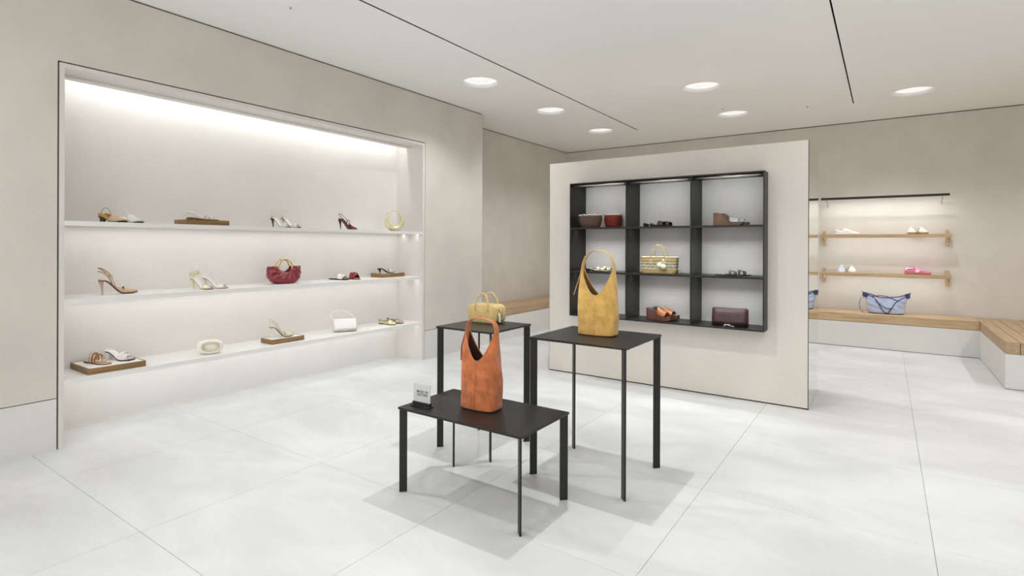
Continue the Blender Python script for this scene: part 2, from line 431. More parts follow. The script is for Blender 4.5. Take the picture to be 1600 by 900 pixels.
for (x, y), lb in zip([(-3.61, 2.35), (-1.714, 7.191), (-0.81, 7.662)], ['tiny sprinkler head in the ceiling above the niche wall', 'tiny sprinkler head beside the far ceiling light over the partition', 'tiny sprinkler head in the ceiling left of the short dark slot']):
    s = thing('sprinkler', lb, 'sprinkler', (x, y, ZC), 0, 'sprinkler heads')
    link('cap', *loft([[(r * math.cos(2 * PI * k / 16), r * math.sin(2 * PI * k / 16), z) for k in range(16)] for r, z in ((0.022, 0), (0.022, -0.004), (0.012, -0.006))]), 'ceiling_white', s)
    link('nozzle', *loft([[(r * math.cos(2 * PI * k / 8), r * math.sin(2 * PI * k / 8), z) for k in range(8)] for r, z in ((0.006, -0.006), (0.007, -0.02), (0.004, -0.022))]), 'steel', s)

# ------------------------------------------------------------------ niche
NB = -4.87                              # niche back wall
NL, NR, NH = 1.258, 4.608, 2.507        # clear opening inside the trim
struct(link('trim_3', *boxes((NB - 0.05, WX + 0.002, GL + 0.010, NL, 0, NT - 0.010), (NB - 0.05, WX + 0.002, NR, GR - 0.008, 0, NT - 0.010), (-4.70, WX + 0.002, NL, NR, NH, NT - 0.010)), 'trim_grey'))
struct(link('trim_4', *boxes((NB - 0.05, WX - 0.02, GL, GL + 0.010, 0, NT), (NB - 0.05, WX - 0.02, GR - 0.008, GR, 0, NT), (-4.70, WX - 0.02, GL, GR, NT - 0.010, NT)), 'gap_dark'))
nic = struct(bx('wall_niche', (RX - 0.1, NB, NL - 0.03, NR + 0.03, 0, 2.72), 'plaster_niche'))
bx('plinth_strip', (NB, NB + 0.012, NL, NR, 0, 0.022), 'plaster_niche', nic)
bx('cavity_top', (NB - 0.02, -4.70, NL - 0.03, NR + 0.03, 2.66, 2.70), 'white_lacquer', nic)
bx('cavity_front', (-4.72, -4.70, NL, NR, NT - 0.01, 2.66), 'white_lacquer', nic)
bx('light_channel', (-4.716, -4.64, NL + 0.001, NR - 0.001, 2.492, 2.5068), 'trim_grey', nic)
strip_light('niche_header_led', (-4.735, NL + 0.02, 2.635), (-4.735, NR - 0.02, 2.635), (-0.1, 0, -1), 0.02, HEADER_W, 130)
for z, lb in ((1.4985, 'top white shelf of the niche, at eye height'), (0.9766, 'middle white shelf of the niche'), (0.4451, 'lowest white shelf of the niche near the floor')):
    s = thing('niche_shelf', lb, 'shelf', (0, 0, z), 0, 'white niche shelves')
    link('board', *loft([[(NB, y, 0), (WX, y, 0), (WX, y, -0.0327), (WX - 0.018, y, -0.0327), (WX - 0.018, y, -0.020), (NB, y, -0.020)] for y in (NL, NR)]), 'white_lacquer', s)
    for xs in (-4.755, -4.53):
        bx('led_strip', (xs - 0.006, xs + 0.006, NL + 0.03, NR - 0.005, -0.0225, -0.0201), 'led_glow', s)
        strip_light('shelf_led', (xs, NL + 0.03, z - 0.024), (xs, NR - 0.005, z - 0.024), (-0.15, 0, -1), 0.012, SHELF_W, 160)

# ------------------------------------------------------------------ freestanding partition with mirror end
PX0, PX1, PY0, PY1, PZ = -2.985, -0.5235, 5.041, 5.812, 2.221
FX0, FX1, FY0, FYB, FZ0, FZ1 = -2.656, -0.827, 4.885, 5.224, 0.630, 1.975
part = struct(link('wall_partition', *boxes(
    (PX0, FX0, PY0, PY1, 0.012, PZ), (FX1, PX1, PY0, PY1, 0.012, PZ), (FX0, FX1, PY0, PY1, 0.012, FZ0), (FX0, FX1, PY0, PY1, FZ1, PZ), (FX0, FX1, FYB + 0.014, PY1, FZ0, FZ1)), 'plaster_panel'))
bx('plinth', (PX0 + 0.012, PX1, PY0 + 0.012, PY1 - 0.012, 0, 0.012), 'black_bar', part)
bx('edge_profile', (PX0 - 0.004, PX0, PY0 + 0.001, PY1, 0.0, PZ - 0.002), 'black_steel', part)
bx('edge_profile', (PX1, PX1 + 0.005, PY0 + 0.001, PY0 + 0.006, 0.0, PZ - 0.002), 'black_bar', part)
bx('edge_profile', (PX1, PX1 + 0.006, PY0 + 0.006, PY1 - 0.001, 0.0, 0.006), 'steel', part)
mi = bx('mirror', (PX1, PX1 + 0.005, PY0 + 0.0065, PY1 - 0.0015, 0.006, PZ - 0.002), 'mirror', part); mi['label'] = 'full-height mirror on the end of the partition'

cub = thing('cubby_shelf', 'black steel nine-compartment display shelf set into the plaster partition', 'shelf', (0, 0, 0))
TH = 0.012
bx('back_panel', (FX0 + TH, FX1 - TH, FYB, FYB + 0.01, FZ0 + TH, FZ1 - TH), 'cubby_back', cub)
for x in (FX0, FX1 - TH): bx('side_panel', (x, x + TH, FY0, FYB + 0.01, FZ0, FZ1), 'black_steel', cub)
bx('top_panel', (FX0 + TH, FX1 - TH, FY0, FYB, FZ1 - TH, FZ1), 'black_steel', cub)
bx('bottom_panel', (FX0 + TH, FX1 - TH, FY0, FYB, FZ0, FZ0 + TH), 'black_steel', cub)
DIV = (-2.052, -1.439)
for x in DIV: bx('divider', (x, x + TH, FY0 + 0.001, FYB, FZ0 + TH, FZ1 - TH), 'black_steel', cub)
cols = [(FX0 + TH, DIV[0]), (DIV[0] + TH, DIV[1]), (DIV[1] + TH, FX1 - TH)]
SH1, SH2 = 1.5255, 1.0845              # tops of the two inner shelves
for zt in (SH1, SH2):
    for x0, x1 in cols: link('shelf_board', *loft([[(x, FY0 + 0.001, zt), (x, FYB, zt), (x, FYB, zt - 0.008), (x, FY0 + 0.016, zt - 0.008), (x, FY0 + 0.016, zt - 0.018), (x, FY0 + 0.001, zt - 0.018)] for x in (x0, x1)]), 'black_steel', cub)
# LED lines under top panel and shelves
LEDY = FY0 + 0.115
for zt in (FZ1 - TH, SH1 - 0.008, SH2 - 0.008):
    for x0, x1 in cols:
        bx('led_strip', (x0 + 0.01, x1 - 0.01, LEDY - 0.005, LEDY + 0.005, zt - 0.002, zt), 'led_glow', cub)
        strip_light('cubby_led', (x0 + 0.01, LEDY, zt - 0.004), (x1 - 0.01, LEDY, zt - 0.004), (0, 0.05, -1) if zt < 1.9 else (0, 0.9, -1), 0.008, CUBBY_W if zt < 1.9 else CUBBY_W * .4, 122 if zt < 1.9 else 165)
for x0, x1 in cols:   # round nosing tube that carries the top light
    link('light_tube', *sweep([(x0, FY0 + 0.028, FZ1 - TH - 0.016), (x1, FY0 + 0.028, FZ1 - TH - 0.016)], 0.016, n=12), 'steel', cub, True)

# ------------------------------------------------------------------ benches
BFY, BX1, BEY = 8.56, 0.936, 6.877
SG = 0.0215                            # shadow gap behind the benches
def planks(parent, n, along, u0, u1, v0, v1, z0, z1, m):
    """n planks side by side between u0..u1, running from v0 to v1"""
    wdt = (u1 - u0) / n
    for k in range(n):
        a, b = u0 + k * wdt + 0.0025, u0 + (k + 1) * wdt - 0.0025
        bx('plank', (a, b, v0, v1, z0, z1) if along == 'y' else (v0, v1, a, b, z0, z1), m, parent, bevel=0.0015)
b1 = thing('bench', 'oak bench along the recessed wall left of the partition', 'bench', (0, 0, 0), 0, 'oak plank benches')
bx('base', (RX + SG, WX, WE + 0.001, BY - SG, 0, ZB), 'plaster_grey', b1)
bx('shadow_joint', (RX + SG, WX - 0.01, WE + 0.001, BY - SG, ZB, ZB + 0.005), 'gap_dark', b1)
planks(b1, 5, 'y', RX + SG, WX, WE + 0.002, BY - SG, ZB + 0.005, ZBT, 'oak_y')
b2 = thing('bench', 'long oak bench against the back wall below the wall shelves', 'bench', (0, 0, 0), 0, 'oak plank benches')
bx('base', (WX, BX1, BFY, BY - SG, 0.006, ZB), 'plaster_grey', b2)
bx('toe_gap', (WX, BX1, BFY + 0.012, BY - SG, 0, 0.006), 'gap_dark', b2)
bx('shadow_joint', (WX, BX1, BFY + 0.01, BY - SG, ZB, ZB + 0.005), 'gap_dark', b2)
planks(b2, 4, 'x', BFY, BY - SG, WX + 0.001, BX1 - 0.001, ZB + 0.005, ZBT, 'oak_x')
b3 = thing('bench', 'broad oak plank bench jutting out at the right edge', 'bench', (0, 0, 0), 0, 'oak plank benches')
bx('base', (BX1, XR - SG, BEY, BY - SG, 0.006, ZB), 'plaster_grey', b3)
bx('toe_gap', (BX1 + 0.012, XR - SG, BEY + 0.012, BY - SG, 0, 0.006), 'gap_dark', b3)
bx('shadow_joint', (BX1 + 0.01, XR - SG, BEY + 0.01, BY - SG, ZB, ZB + 0.003), 'gap_dark', b3)
planks(b3, 22, 'y', BX1, BX1 + 22 * 0.1055, BEY, BY - SG, ZB + 0.003, ZBT, 'oak_y')

# ------------------------------------------------------------------ oak wall shelves and light bar on the back wall
SY0, SX0, SX1 = 8.76, -0.765, 0.688
Z1, Z2 = 1.508, 0.980
for zt, lb in ((Z1, 'upper oak wall shelf under the black light bar'), (Z2, 'lower oak wall shelf above the blue bag')):
    s = thing('wall_shelf', lb, 'shelf', (0, 0, zt), 0, 'oak wall shelves')
    link('board', *loft([[(x, SY0, 0), (x, BY - 0.045, 0), (x, BY - 0.045, -0.036), (x, SY0 + 0.02, -0.036), (x, SY0 + 0.02, -0.046), (x, SY0, -0.046)] for x in (SX0, SX1)]), 'oak_x', s, mods=[BEV(.002, 1)])
    for x in (-0.727, 0.658):
        br = bx('bracket', (x - 0.015, x + 0.015, BY - 0.044, BY, -0.15, 0.055), 'oak', s, bevel=0.002)
        bx('arm', (x - 0.012, x + 0.012, SY0 + 0.03, BY - 0.044, -0.075, -0.0365), 'oak', br, bevel=0.002)
    bx('led_strip', (SX0 + 0.05, SX1 - 0.05, SY0 + 0.045, SY0 + 0.055, -0.0385, -0.0362), 'led_glow', s)
    strip_light('wall_shelf_led', (SX0 + 0.05, SY0 + 0.05, zt - 0.040), (SX1 - 0.05, SY0 + 0.05, zt - 0.040), (0, 0.45, -1), 0.012, WALLSHELF_W, 150)
r = thing('light_bar', 'slim black light bar on wall arms above the upper oak shelf', 'light bar', (0, 0, 0))
bx('bar', (-0.752, 0.665, 8.735, 8.765, 1.99, 2.02), 'black_bar', r, bevel=0.002)
bx('diffuser', (-0.73, 0.645, 8.765, 8.7675, 1.996, 2.012), 'led_glow', r)
for x in (-0.69, 0.60):
    link('arm', *sweep([(x, 8.75, 1.992), (x, 8.90, 1.955), (x, BY, 1.915)], 0.006), 'steel', r, True)
strip_light('light_bar_led', (-0.73, 8.770, 1.998), (0.645, 8.770, 1.998), (0, 0.35, -1), 0.012, RAIL_W, 150)

# ================================================================== display tables
def table(name, label, x0, x1, y0, y1, h):
    cx, cy = (x0 + x1) / 2, (y0 + y1) / 2; a, b = (x1 - x0) / 2, (y1 - y0) / 2
    t = thing(name, label, 'table', (cx, cy, 0), 0, 'black steel display tables')
    bx('tabletop', (-a, a, -b, b, h - 0.012, h), 'black_steel', t, bevel=0.001)
    for sx in (-1, 1):
        for sy in (-1, 1):
            # flat bar set on the diagonal, flush with the corner
            d = Vector((sx, sy, 0)).normalized(); n = Vector((-d.y, d.x, 0))
            c0 = Vector((sx * (a - 0.0065), sy * (b - 0.0065), 0))
            pts = [c0 + n * 0.005, c0 - n * 0.005, c0 - n * 0.005 - d * 0.042, c0 + n * 0.005 - d * 0.042]
            link('leg', *loft([[(p.x, p.y, 0) for p in pts], [(p.x, p.y, h - 0.012) for p in pts]]), 'black_steel', t)
    return t
LOW, TALL, BACK = 0.463, 0.808, 0.806
table('display_table', 'low wide black steel table carrying the rust suede bag and the small sign', -2.187, -1.379, 2.078, 2.540, LOW)
table('display_table', 'tall black steel table carrying the mustard hobo bag', -1.726, -1.118, 2.678, 3.222, TALL)
table('display_table', 'small square black steel table behind the low one carrying the sand handbag', -2.464, -2.004, 2.682, 3.140, BACK)

# small sign
sg = thing('tabletop_sign', 'small grey card sign reading MADE OF LEATHER in a black holder', 'sign', (-2.088, 2.158, LOW), 0.03)
bx('holder_base', (-0.068, 0.068, -0.018, 0.022, 0, 0.006), 'black_leather', sg, bevel=0.0015)
bx('holder_slot', (-0.060, 0.064, -0.006, 0.012, 0.006, 0.024), 'black_leather', sg, bevel=0.001)
card = bx('card', (-0.058, 0.062, 0.0, 0.004, 0.024, 0.122), 'sign_card', sg)
for txt, z in (('MADE OF', 0.0745), ('LEATHER', 0.058)):
    cu = bpy.data.curves.new('lettering', 'FONT'); cu.body = txt; cu.size = 0.0185; cu.extrude = 0.0003; cu.align_x = 'LEFT'; cu.space_character = 1.06; cu.offset = 0.00022
    tmp = bpy.data.objects.new('lettering_tmp', cu); C.objects.link(tmp)
    bpy.context.view_layer.update()
    me = bpy.data.meshes.new_from_object(tmp.evaluated_get(bpy.context.evaluated_depsgraph_get()))
    bpy.data.objects.remove(tmp); me.materials.clear(); me.materials.append(MATS['ink'])
    lo = bpy.data.objects.new('lettering', me); C.objects.link(lo); lo.parent = card
    lo.location = (-0.034, -0.0004, z); lo.rotation_euler = (PI / 2, 0, 0)

# ================================================================== goods: builders
class Last:
    """foot shape in local space: x from heel (0) to toe (L), z up"""
    def __init__(s, L=0.235, W=0.078, hh=0.0, toe='round', lift=0.0):
        s.L, s.W, s.hh, s.toe, s.lift = L, W, hh, toe, lift
    def hw(s, t):
        base = interp([(0, .45), (.03, .62), (.1, .74), (.25, .68), (.4, .62), (.55, .8), (.68, 1), (.76, .98)], min(t, .76)) * s.W / 2
        if t > .76:
            u = (t - .76) / .24
            if s.toe == 'point': base *= max(.06, 1 - u ** 1.15 * .95)
            elif s.toe == 'square': base *= 1 - .32 * u ** 2.5
            else: base *= max(.12, math.sqrt(max(0, 1 - (u * .985) ** 2.4)))
        elif t < .03: pass
        return base
    def z(s, t):
        return s.lift + s.hh * (1 - ss(.12, .64, t)) + (0.006 * ss(.8, 1, t) if s.hh > .03 else 0)
    def p(s, t, y=0.0, dz=0.0): return (s.L * (t - .5), y * s.hw(t), s.z(t) + dz)
    def arch(s, t, h, n=9, a0=0.0, out=1.04, tip=0.0):
        c = []
        for k in range(n):
            a = a0 + (PI - 2 * a0) * k / (n - 1)
            c.append((s.L * (t - .5) + tip * math.sin(a), s.hw(t) * out * math.cos(a), s.z(t) + .004 + h * math.sin(a) ** .8))
        return c
TS = [0, .015, .04, .08, .14, .2, .28, .36, .44, .52, .6, .68, .76, .82, .87, .91, .94, .965, .985, 1.0]
def shoe_sole(la, th, m, parent, name='sole', lo=None):
    rings = []
    for t in TS:
        w_, z_ = la.hw(t), la.z(t); zb = z_ - th if lo is None else lo(t)
        rings.append([(la.L * (t - .5), -w_ * .94, zb), (la.L * (t - .5), w_ * .94, zb), (la.L * (t - .5), w_, z_), (la.L * (t - .5), -w_, z_)])
    return link(name, *loft(rings), m, parent, False, [BEV(.0012, 1)])
def shoe(name, label, loc, rz, la, parts, sole='black_sole', bed=None, heel=None, heel_m=None, group=None, sole_th=.005, catg='shoe', mirror=1):
    """heel: None | ('stiletto', r) | ('block', w) | ('wedge', platform)"""
    t = thing(name, label, catg, loc, rz, group)
    if heel and heel[0] == 'wedge':
        pf = heel[1]
        shoe_sole(la, 0, heel_m, t, 'wedge', lambda u: 0.0015 + (0.012 * ss(.86, 1, u)))
        shoe_sole(Last(la.L * 1.0, la.W * .98, la.hh, la.toe, la.lift + .003), .003, bed or sole, t, 'footbed')
    else:
        shoe_sole(la, sole_th, sole, t)
        if bed:
            l2 = Last(la.L * .985, la.W * .93, la.hh, la.toe, la.lift + .0022)
            shoe_sole(l2, .002, bed, t, 'insole')
    if heel and heel[0] == 'stiletto':
        r0 = heel[1]; x0 = la.L * (.055 - .5); H = la.z(.05) - sole_th * .5
        rings = []
        for f in (0, .12, .3, .55, .8, .93, 1.0):
            z_ = H * (1 - f); rr = r0 * (1 - f) ** 2.2 * 2.2 + r0 * .55 + .0012
            xx = x0 + .010 * math.sin(f * PI * .5) * (1 if f < 1 else 1)
            rings.append([(xx + rr * math.cos(2 * PI * k / 10), rr * .9 * math.sin(2 * PI * k / 10), z_) for k in range(10)])
        link('heel', *loft(rings), heel_m or sole, t, True)
        link('heel_tip', *loft([[(x0 + .010 + r0 * .62 * math.cos(2 * PI * k / 8), r0 * .6 * math.sin(2 * PI * k / 8), z_) for k in range(8)] for z_ in (.007, 0)]), 'black_sole', t)
    elif heel and heel[0] == 'block':
        wb = heel[1]; H = la.z(.05) - sole_th * .5; x0 = la.L * -.5
        link('heel', *loft([[(x0 + .004, -wb, H), (x0 + .045, -wb, H), (x0 + .045, wb, H), (x0 + .004, wb, H)], [(x0 + .008, -wb * .85, 0), (x0 + .038, -wb * .85, 0), (x0 + .038, wb * .85, 0), (x0 + .008, wb * .85, 0)]]), heel_m or sole, t, False, [BEV(.003)])
    for pt in parts:
        k, m = pt[0], pt[1]
        if k == 'vamp':            # closed toe, opening at t0, height h
            t0, h = pt[2], pt[3]
            ts = [t0 + (1 - t0) * u for u in (0, .12, .26, .4, .54, .68, .8, .9, .96, 1.0)]
            rows = [la.arch(u, h * (1 - .62 * ss(t0, 1, u)) * (math.sqrt(max(0, 1 - ((u - t0) / (1 - t0)) ** 6)) * .9 + .1), 11, tip=(.018 * (1 - (u - t0) / (1 - t0)) ** 3)) for u in ts]
            link('vamp', *sheet(rows), m, t, True, [SOL(.002, 1), SUB(1)])
        elif k == 'sides':         # low side walls from t0 to t1
            t0, t1, h = pt[2:5]
            for sy in (-1, 1):
                rows = []
                for i in range(7):
                    u = t0 + (t1 - t0) * i / 6; hh = h * (ss(-.1, 1, i / 6) if pt[5] > 0 else 1)
                    rows.append([la.p(u, sy * 1.02, 0), la.p(u, sy * 1.03, hh * .5), la.p(u, sy * .98, hh)])
                link('side', *sheet(rows), m, t, True, [SOL(.002, 0), SUB(1)])
        elif k == 'counter':       # heel cup
            h, t1 = pt[2], pt[3]
            rows = []
            for i in range(13):
                a = -PI / 2 + PI * i / 12
                u = t1 * (1 - math.cos(a)); sy = math.sin(a)
                e = h * (.45 + .55 * math.cos(a))
                rows.append([la.p(u, sy * 1.03, 0), la.p(u, sy * 1.06, e * .5), la.p(u, sy * 1.0, e)])
            link('heel_counter', *sheet(rows), m, t, True, [SOL(.002, 0), SUB(1)])
        elif k == 'band':          # wide band across the foot
            t0, t1, h0, h1 = pt[2:6]
            rows = [la.arch(t0 + (t1 - t0) * i / 4, h0 + (h1 - h0) * i / 4, 11) for i in range(5)]
            link('band', *sheet(rows), m, t, True, [SOL(.003, 1), SUB(1)])
        elif k == 'strap':         # narrow ribbon across, leaning from ta (left) to tb (right)
            ta, tb, h, wd = pt[2:6]
            path = []
            for i in range(13):
                a = PI * i / 12; u = ta + (tb - ta) * i / 12
                path.append((la.L * (u - .5), la.hw(u) * 1.04 * math.cos(a), la.z(u) + .003 + h * math.sin(a) ** .8))
            link('strap', *sweep(path, wd, .0012, side=(1, 0, 0), n=4), m, t, True)
        elif k == 'sling':         # strap from the waist around the heel
            ta, h, r_ = pt[2:5]; back = pt[5] if len(pt) > 5 else 0.0
            z0 = la.z(0)
            path = cat([la.p(ta, 1.0, .004), la.p(ta * .62, 1.06, h * .55 + .008), (la.L * (.06 - .5), la.hw(.1) * 1.0, z0 + h * .95), (la.L * (-.02 - .5) - back, 0, z0 + h), (la.L * (.06 - .5), -la.hw(.1) * 1.0, z0 + h * .95), la.p(ta * .62, -1.06, h * .55 + .008), la.p(ta, -1.0, .004)], 5)
            link('sling_strap', *sweep(path, r_, r_ * .45, side=(0, 0, 1), n=6), m, t, True)
        elif k == 'ankle':         # closed loop above the heel, tilted
            h, rx, r_ = pt[2:5]; z0 = la.z(.05) + h
            path = [(la.L * (.14 - .5) + rx * math.cos(a), .030 * math.sin(a), z0 + .014 * math.cos(a)) for a in [2 * PI * i / 20 for i in range(20)]]
            link('ankle_strap', *sweep(path, r_, r_ * .5, side=(0, 0, 1), n=6, closed=True), m, t, True)
            for sy in (-1, 1):
                link('heel_tab', *sweep(cat([la.p(.03, sy * .5, 0), (la.L * (.03 - .5), sy * .022, la.z(.03) + h * .55), (la.L * (.10 - .5), sy * .029, z0)], 4), r_, r_ * .5, side=(1, 0, 0), n=6), m, t, True)
        elif k == 'loop':          # wire-like hoop standing up from the shoe
            x0, x1, h, r_ = pt[2:6]
            A, B = Vector(la.p(x0, 0, .004)), Vector(la.p(x1, 0, .004))
            pts = []
            for i in range(15):
                a = PI * i / 14; q = A.lerp(B, (1 - math.cos(a)) / 2); q = q + Vector((-.012 * math.sin(a), (.024 * math.sin(a)) * (pt[6] if len(pt) > 6 else 1), h * math.sin(a))); pts.append(q)
            link('hoop_strap', *sweep(pts, r_, r_ * .6, n=6), m, t, True)
        elif k == 'thong':
            h = pt[2]
            toe = Vector(la.p(.86, 0, .012))
            for sy in (-1, 1):
                pts = cat([toe, (la.L * (.74 - .5), sy * la.hw(.74) * .55, la.z(.74) + h), la.p(.5, sy * 1.0, .012)], 5)
                link('strap', *sweep(pts, .005, .0016, side=(0, 1, 0.2), n=6), m, t, True)
        elif k == 'bow':
            u, h, sz = pt[2:5]; c0 = Vector(la.p(u, 0, h))
            for sy in (-1, 1):
                lp = [c0 + Vector((.006 * math.sin(a * 2), sy * sz * (1 - math.cos(a)) / 2 * 1.4, sz * .6 * math.sin(a))) for a in [2 * PI * i / 14 for i in range(14)]]
                link('bow_loop', *sweep(lp, .003, .001, side=(1, 0, 0), n=6, closed=True), m, t, True)
        elif k == 'knot':
            u, h, sz = pt[2:5]; c0 = Vector(la.p(u, 0, h))
            V_, F_ = loft([[(c0.x + sz * 1.2 * math.cos(2 * PI * k2 / 10) * math.sin(PI * f), c0.y + sz * 1.6 * math.sin(2 * PI * k2 / 10) * math.sin(PI * f), c0.z - sz * .8 * math.cos(PI * f)) for k2 in range(10)] for f in (.06, .25, .5, .75, .94)])
            link('knot', V_, F_, m, t, True)
        elif k == 'buckle':
            q = Vector(la.p(pt[2], pt[3], pt[4])); s2 = .007
            link('buckle', *sweep([q + Vector((-s2, 0, -s2)), q + Vector((s2, 0, -s2)), q + Vector((s2, 0, s2)), q + Vector((-s2, 0, s2))], .0015, closed=True, n=6), m, t)
        elif k == 'braid':         # rope-like twisted strap across
            ta, tb, h, wd = pt[2:6]
            for ph in (0, PI):
                path = []
                for i in range(41):
                    f = i / 40; a = PI * f; u = ta + (tb - ta) * f
                    path.append((la.L * (u - .5) + wd * math.cos(f * 34 + ph), la.hw(u) * 1.04 * math.cos(a), la.z(u) + .006 + h * math.sin(a) ** .8 + wd * .7 * math.sin(f * 34 + ph)))
                link('braided_strap', *sweep(path, wd * .9, wd * .7, n=6), m, t, True)
    return t

def sneaker(name, label, loc, rz, up, sole, stripe=None, group=None, L=.275, W=.095, tongue=None, lining='dark_brown'):
    t = thing(name, label, 'sneaker', loc, rz, group); la = Last(L, W, 0, 'round')
    top = [(0, .074), (.06, .080), (.16, .066), (.28, .064), (.36, .086), (.42, .088), (.52, .074), (.64, .058), (.76, .046), (.88, .038), (.96, .030), (1, .018)]
    rings = []
    for u in TS:
        w_ = la.hw(u) * (1.0 if u > .03 else 1.0); rings.append([(L * (u - .5), -w_ * .93, 0), (L * (u - .5), w_ * .93, 0), (L * (u - .5), w_ * 1.03, .012), (L * (u - .5), w_ * 1.0, .026), (L * (u - .5), -w_ * 1.0, .026), (L * (u - .5), -w_ * 1.03, .012)])
    link('sole', *loft(rings), sole, t, True)
    rows = []
    for u in TS:
        u2 = .01 + .97 * u; w_ = la.hw(u2) * .97; h = interp(top, u2) - .022; r = []
        for k in range(11):
            a = PI * k / 10; flare = 1 if u2 > .35 else .9
            r.append((L * (u2 - .5) - (.006 if u2 < .1 else 0) * math.sin(a), w_ * math.copysign(abs(math.cos(a)) ** .7, math.cos(a)) * (1 - .28 * math.sin(a) * (u2 < .5)), .022 + h * math.sin(a) ** .6))
        rows.append(r)
    link('upper', *loft(rows, True), up, t, True)
    # foot opening
    ring = [(L * (.20 + .145 * math.cos(a) - .5), .024 * math.sin(a), .071 + .010 * math.cos(a) ** 2 * (1 if math.cos(a) > 0 else .7)) for a in [2 * PI * i / 16 for i in range(16)]]
    link('opening', [*ring, (L * -.3, 0, .060)], [(i, (i + 1) % 16, 16) for i in range(16)], lining, t, True)
    link('collar', *sweep(ring, .004, closed=True, n=6), stripe or up, t, True)
    tg = [(L * (.36 - .5), 0, .084), (L * (.345 - .5), 0, .098)]
    link('tongue', *sweep(tg, .020, .004, side=(0, 1, 0), n=8), tongue or stripe or up, t, True)
    for i in range(4):
        u = .43 + i * .055; hz = interp(top, u) + .002
        link('lace', *sweep([(L * (u - .5), -.018, hz - .006), (L * (u - .5), 0, hz), (L * (u - .5), .018, hz - .006)], .003, .0015, side=(1, 0, 0), n=6), stripe or 'sneaker_white', t)
    if stripe:
        for sy in (-1, 1):
            rows = [[(L * (u - .5 + .05 * f), sy * (la.hw(u) * (1.0 - .1 * f) + .0015), .026 + (interp(top, u) * .72 - .026) * f) for f in (0, .35, .7, 1)] for u in (.40, .45, .50, .55)]
            link('side_panel', *sheet(rows), stripe, t, True, [SOL(.002)])
            rows = [[(L * (u - .5), sy * (la.hw(u) * .99 + .001), z_) for z_ in (.05, .062, .072)] for u in (.02, .06, .11)]
            link('heel_tab', *sheet(rows), stripe, t, True, [SOL(.002)])
    return t

def sq(a, p):
    """superellipse point"""
    c, s = math.cos(a), math.sin(a)
    return math.copysign(abs(c) ** p, c), math.copysign(abs(s) ** p, s)

def hobo(name, label, loc, rz, W, D, zV, zP, zTop, suede, strap, lining, seed, tail=1, sh=.75):
    """tall slouchy hobo: pouch with a V neck whose sides rise into one broad shoulder strap"""
    t = thing(name, label, 'handbag', loc, rz, None); rnd = random.Random(seed)
    a0, b0 = W / 2, D / 2
    NS, NV = 72, 18
    ph = [rnd.uniform(0, 6.28) for _ in range(8)]
    def section(th, z):
        f = z / zP
        a = a0 * interp([(0, .99), (.04, 1.0), (.35, 1.03), (.6, 1.02), (.8, .99), (.92, .95), (1, .91)], f)
        b = b0 * interp([(0, 1.02), (.1, 1.03), (.4, .94), (.65, .76), (.85, .52), (1, .40)], f)
        cx, cy = sq(th, .42)
        return a * cx, b * cy
    cols = []
    for s in range(NS):
        qd, kk = divmod(s / NS * 4, 1.0)                    # even spacing along the superellipse
        th = PI / 2 * (qd + kk ** 2.38 / (kk ** 2.38 + (1 - kk) ** 2.38))
        cx, cy = sq(th, .42)
        xa = abs(cx)
        v = (math.sqrt((xa / .93) ** 2 + .045) - .212) / .810   # rounded V across the front, rising into the strap
        zt = zV + (zP - zV) * min(1.0, v) ** 1.28
        col = []
        for k in range(NV + 1):
            f = (k / NV) ** 1.35; z = zt * f
            x, y = section(th, z)
            n1 = .0045 * math.sin(9 * th + 31 * z + ph[0]) * math.sin(PI * min(1, f * 1.1)) + .004 * math.sin(3 * th + 22 * z + ph[1]) * math.sin(PI * f)
            m_ = 1 + n1 / max(.03, math.hypot(x, y))
            col.append((x * m_, y * m_, z))
        cols.append(col)
    V_ = [p for c in cols for p in c]; n = NV + 1; F_ = []
    for s in range(NS):
        for k in range(NV):
            F_.append((s * n + k, ((s + 1) % NS) * n + k, ((s + 1) % NS) * n + k + 1, s * n + k + 1))
    F_.append(tuple(s * n for s in range(NS))[::-1])
    o = link('body', V_, F_, suede, t, True, [SOL(.003, -1), SUB(1)])
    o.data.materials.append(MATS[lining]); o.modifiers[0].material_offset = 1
    # welt along the neckline
    rim = [Vector(c[-1]) for c in cols]
    link('neck_piping', *sweep(rim, .0022, n=6, closed=True), strap, t, True)
    # shoulder strap
    xs = section(0, zP)[0]
    low = [(section(0, zP * f)[0] - .0045, 0, zP * f) for f in (.74, .82, .90, .96)]   # strap roots run down inside the body
    arc = []
    for i in range(1, 24):
        a = PI * i / 24
        e = abs(math.cos(a)) ** sh * math.copysign(1, math.cos(a))
        arc.append(((xs - .0035) * e, .003 * math.sin(3 * a), zP - .004 + (zTop - zP + .004) * math.sin(a) ** sh))
    path = low + arc + [(-x, y, z) for x, y, z in reversed(low)]
    wd = [.020, .022, .024, .025] + [.0195 + .006 * abs(math.cos(PI * i / 24)) ** 2 for i in range(1, 24)] + [.025, .024, .022, .020]
    link('shoulder_strap', *sweep(path, wd, .0036, side=(0, 1, 0), n=10), strap, t, True, [SUB(1)])
    path = arc
    # keeper loop and hanging strap end on the left
    k0 = Vector(path[18]); tg = (Vector(path[19]) - Vector(path[17])).normalized()
    link('strap_keeper', *sweep([k0 - tg * .008, k0 + tg * .008], .023, .0052, side=(0, 1, 0), n=8), strap, t, True)
    link('strap_tail', *sweep(cat([Vector(path[20]) + Vector((-.004, -.004, .0)), Vector((-xs - .006, -.012, zP * .93)), Vector((-a0 * 1.06 - .006, -.016, zP * .78)), Vector((-a0 * 1.06 - .014 * tail, -.016, zP * .60))], 5), .009, .0022, side=(0, 1, .1), n=6), strap, t, True)
    # centre and corner seams
    for th in (-PI / 2,):
        s = int(NS * .75); link('seam', *sweep([Vector(p) + Vector((0, -.0022, 0)) for p in cols[s][1:-1]], .0011, n=5), strap, t, True)
    return t

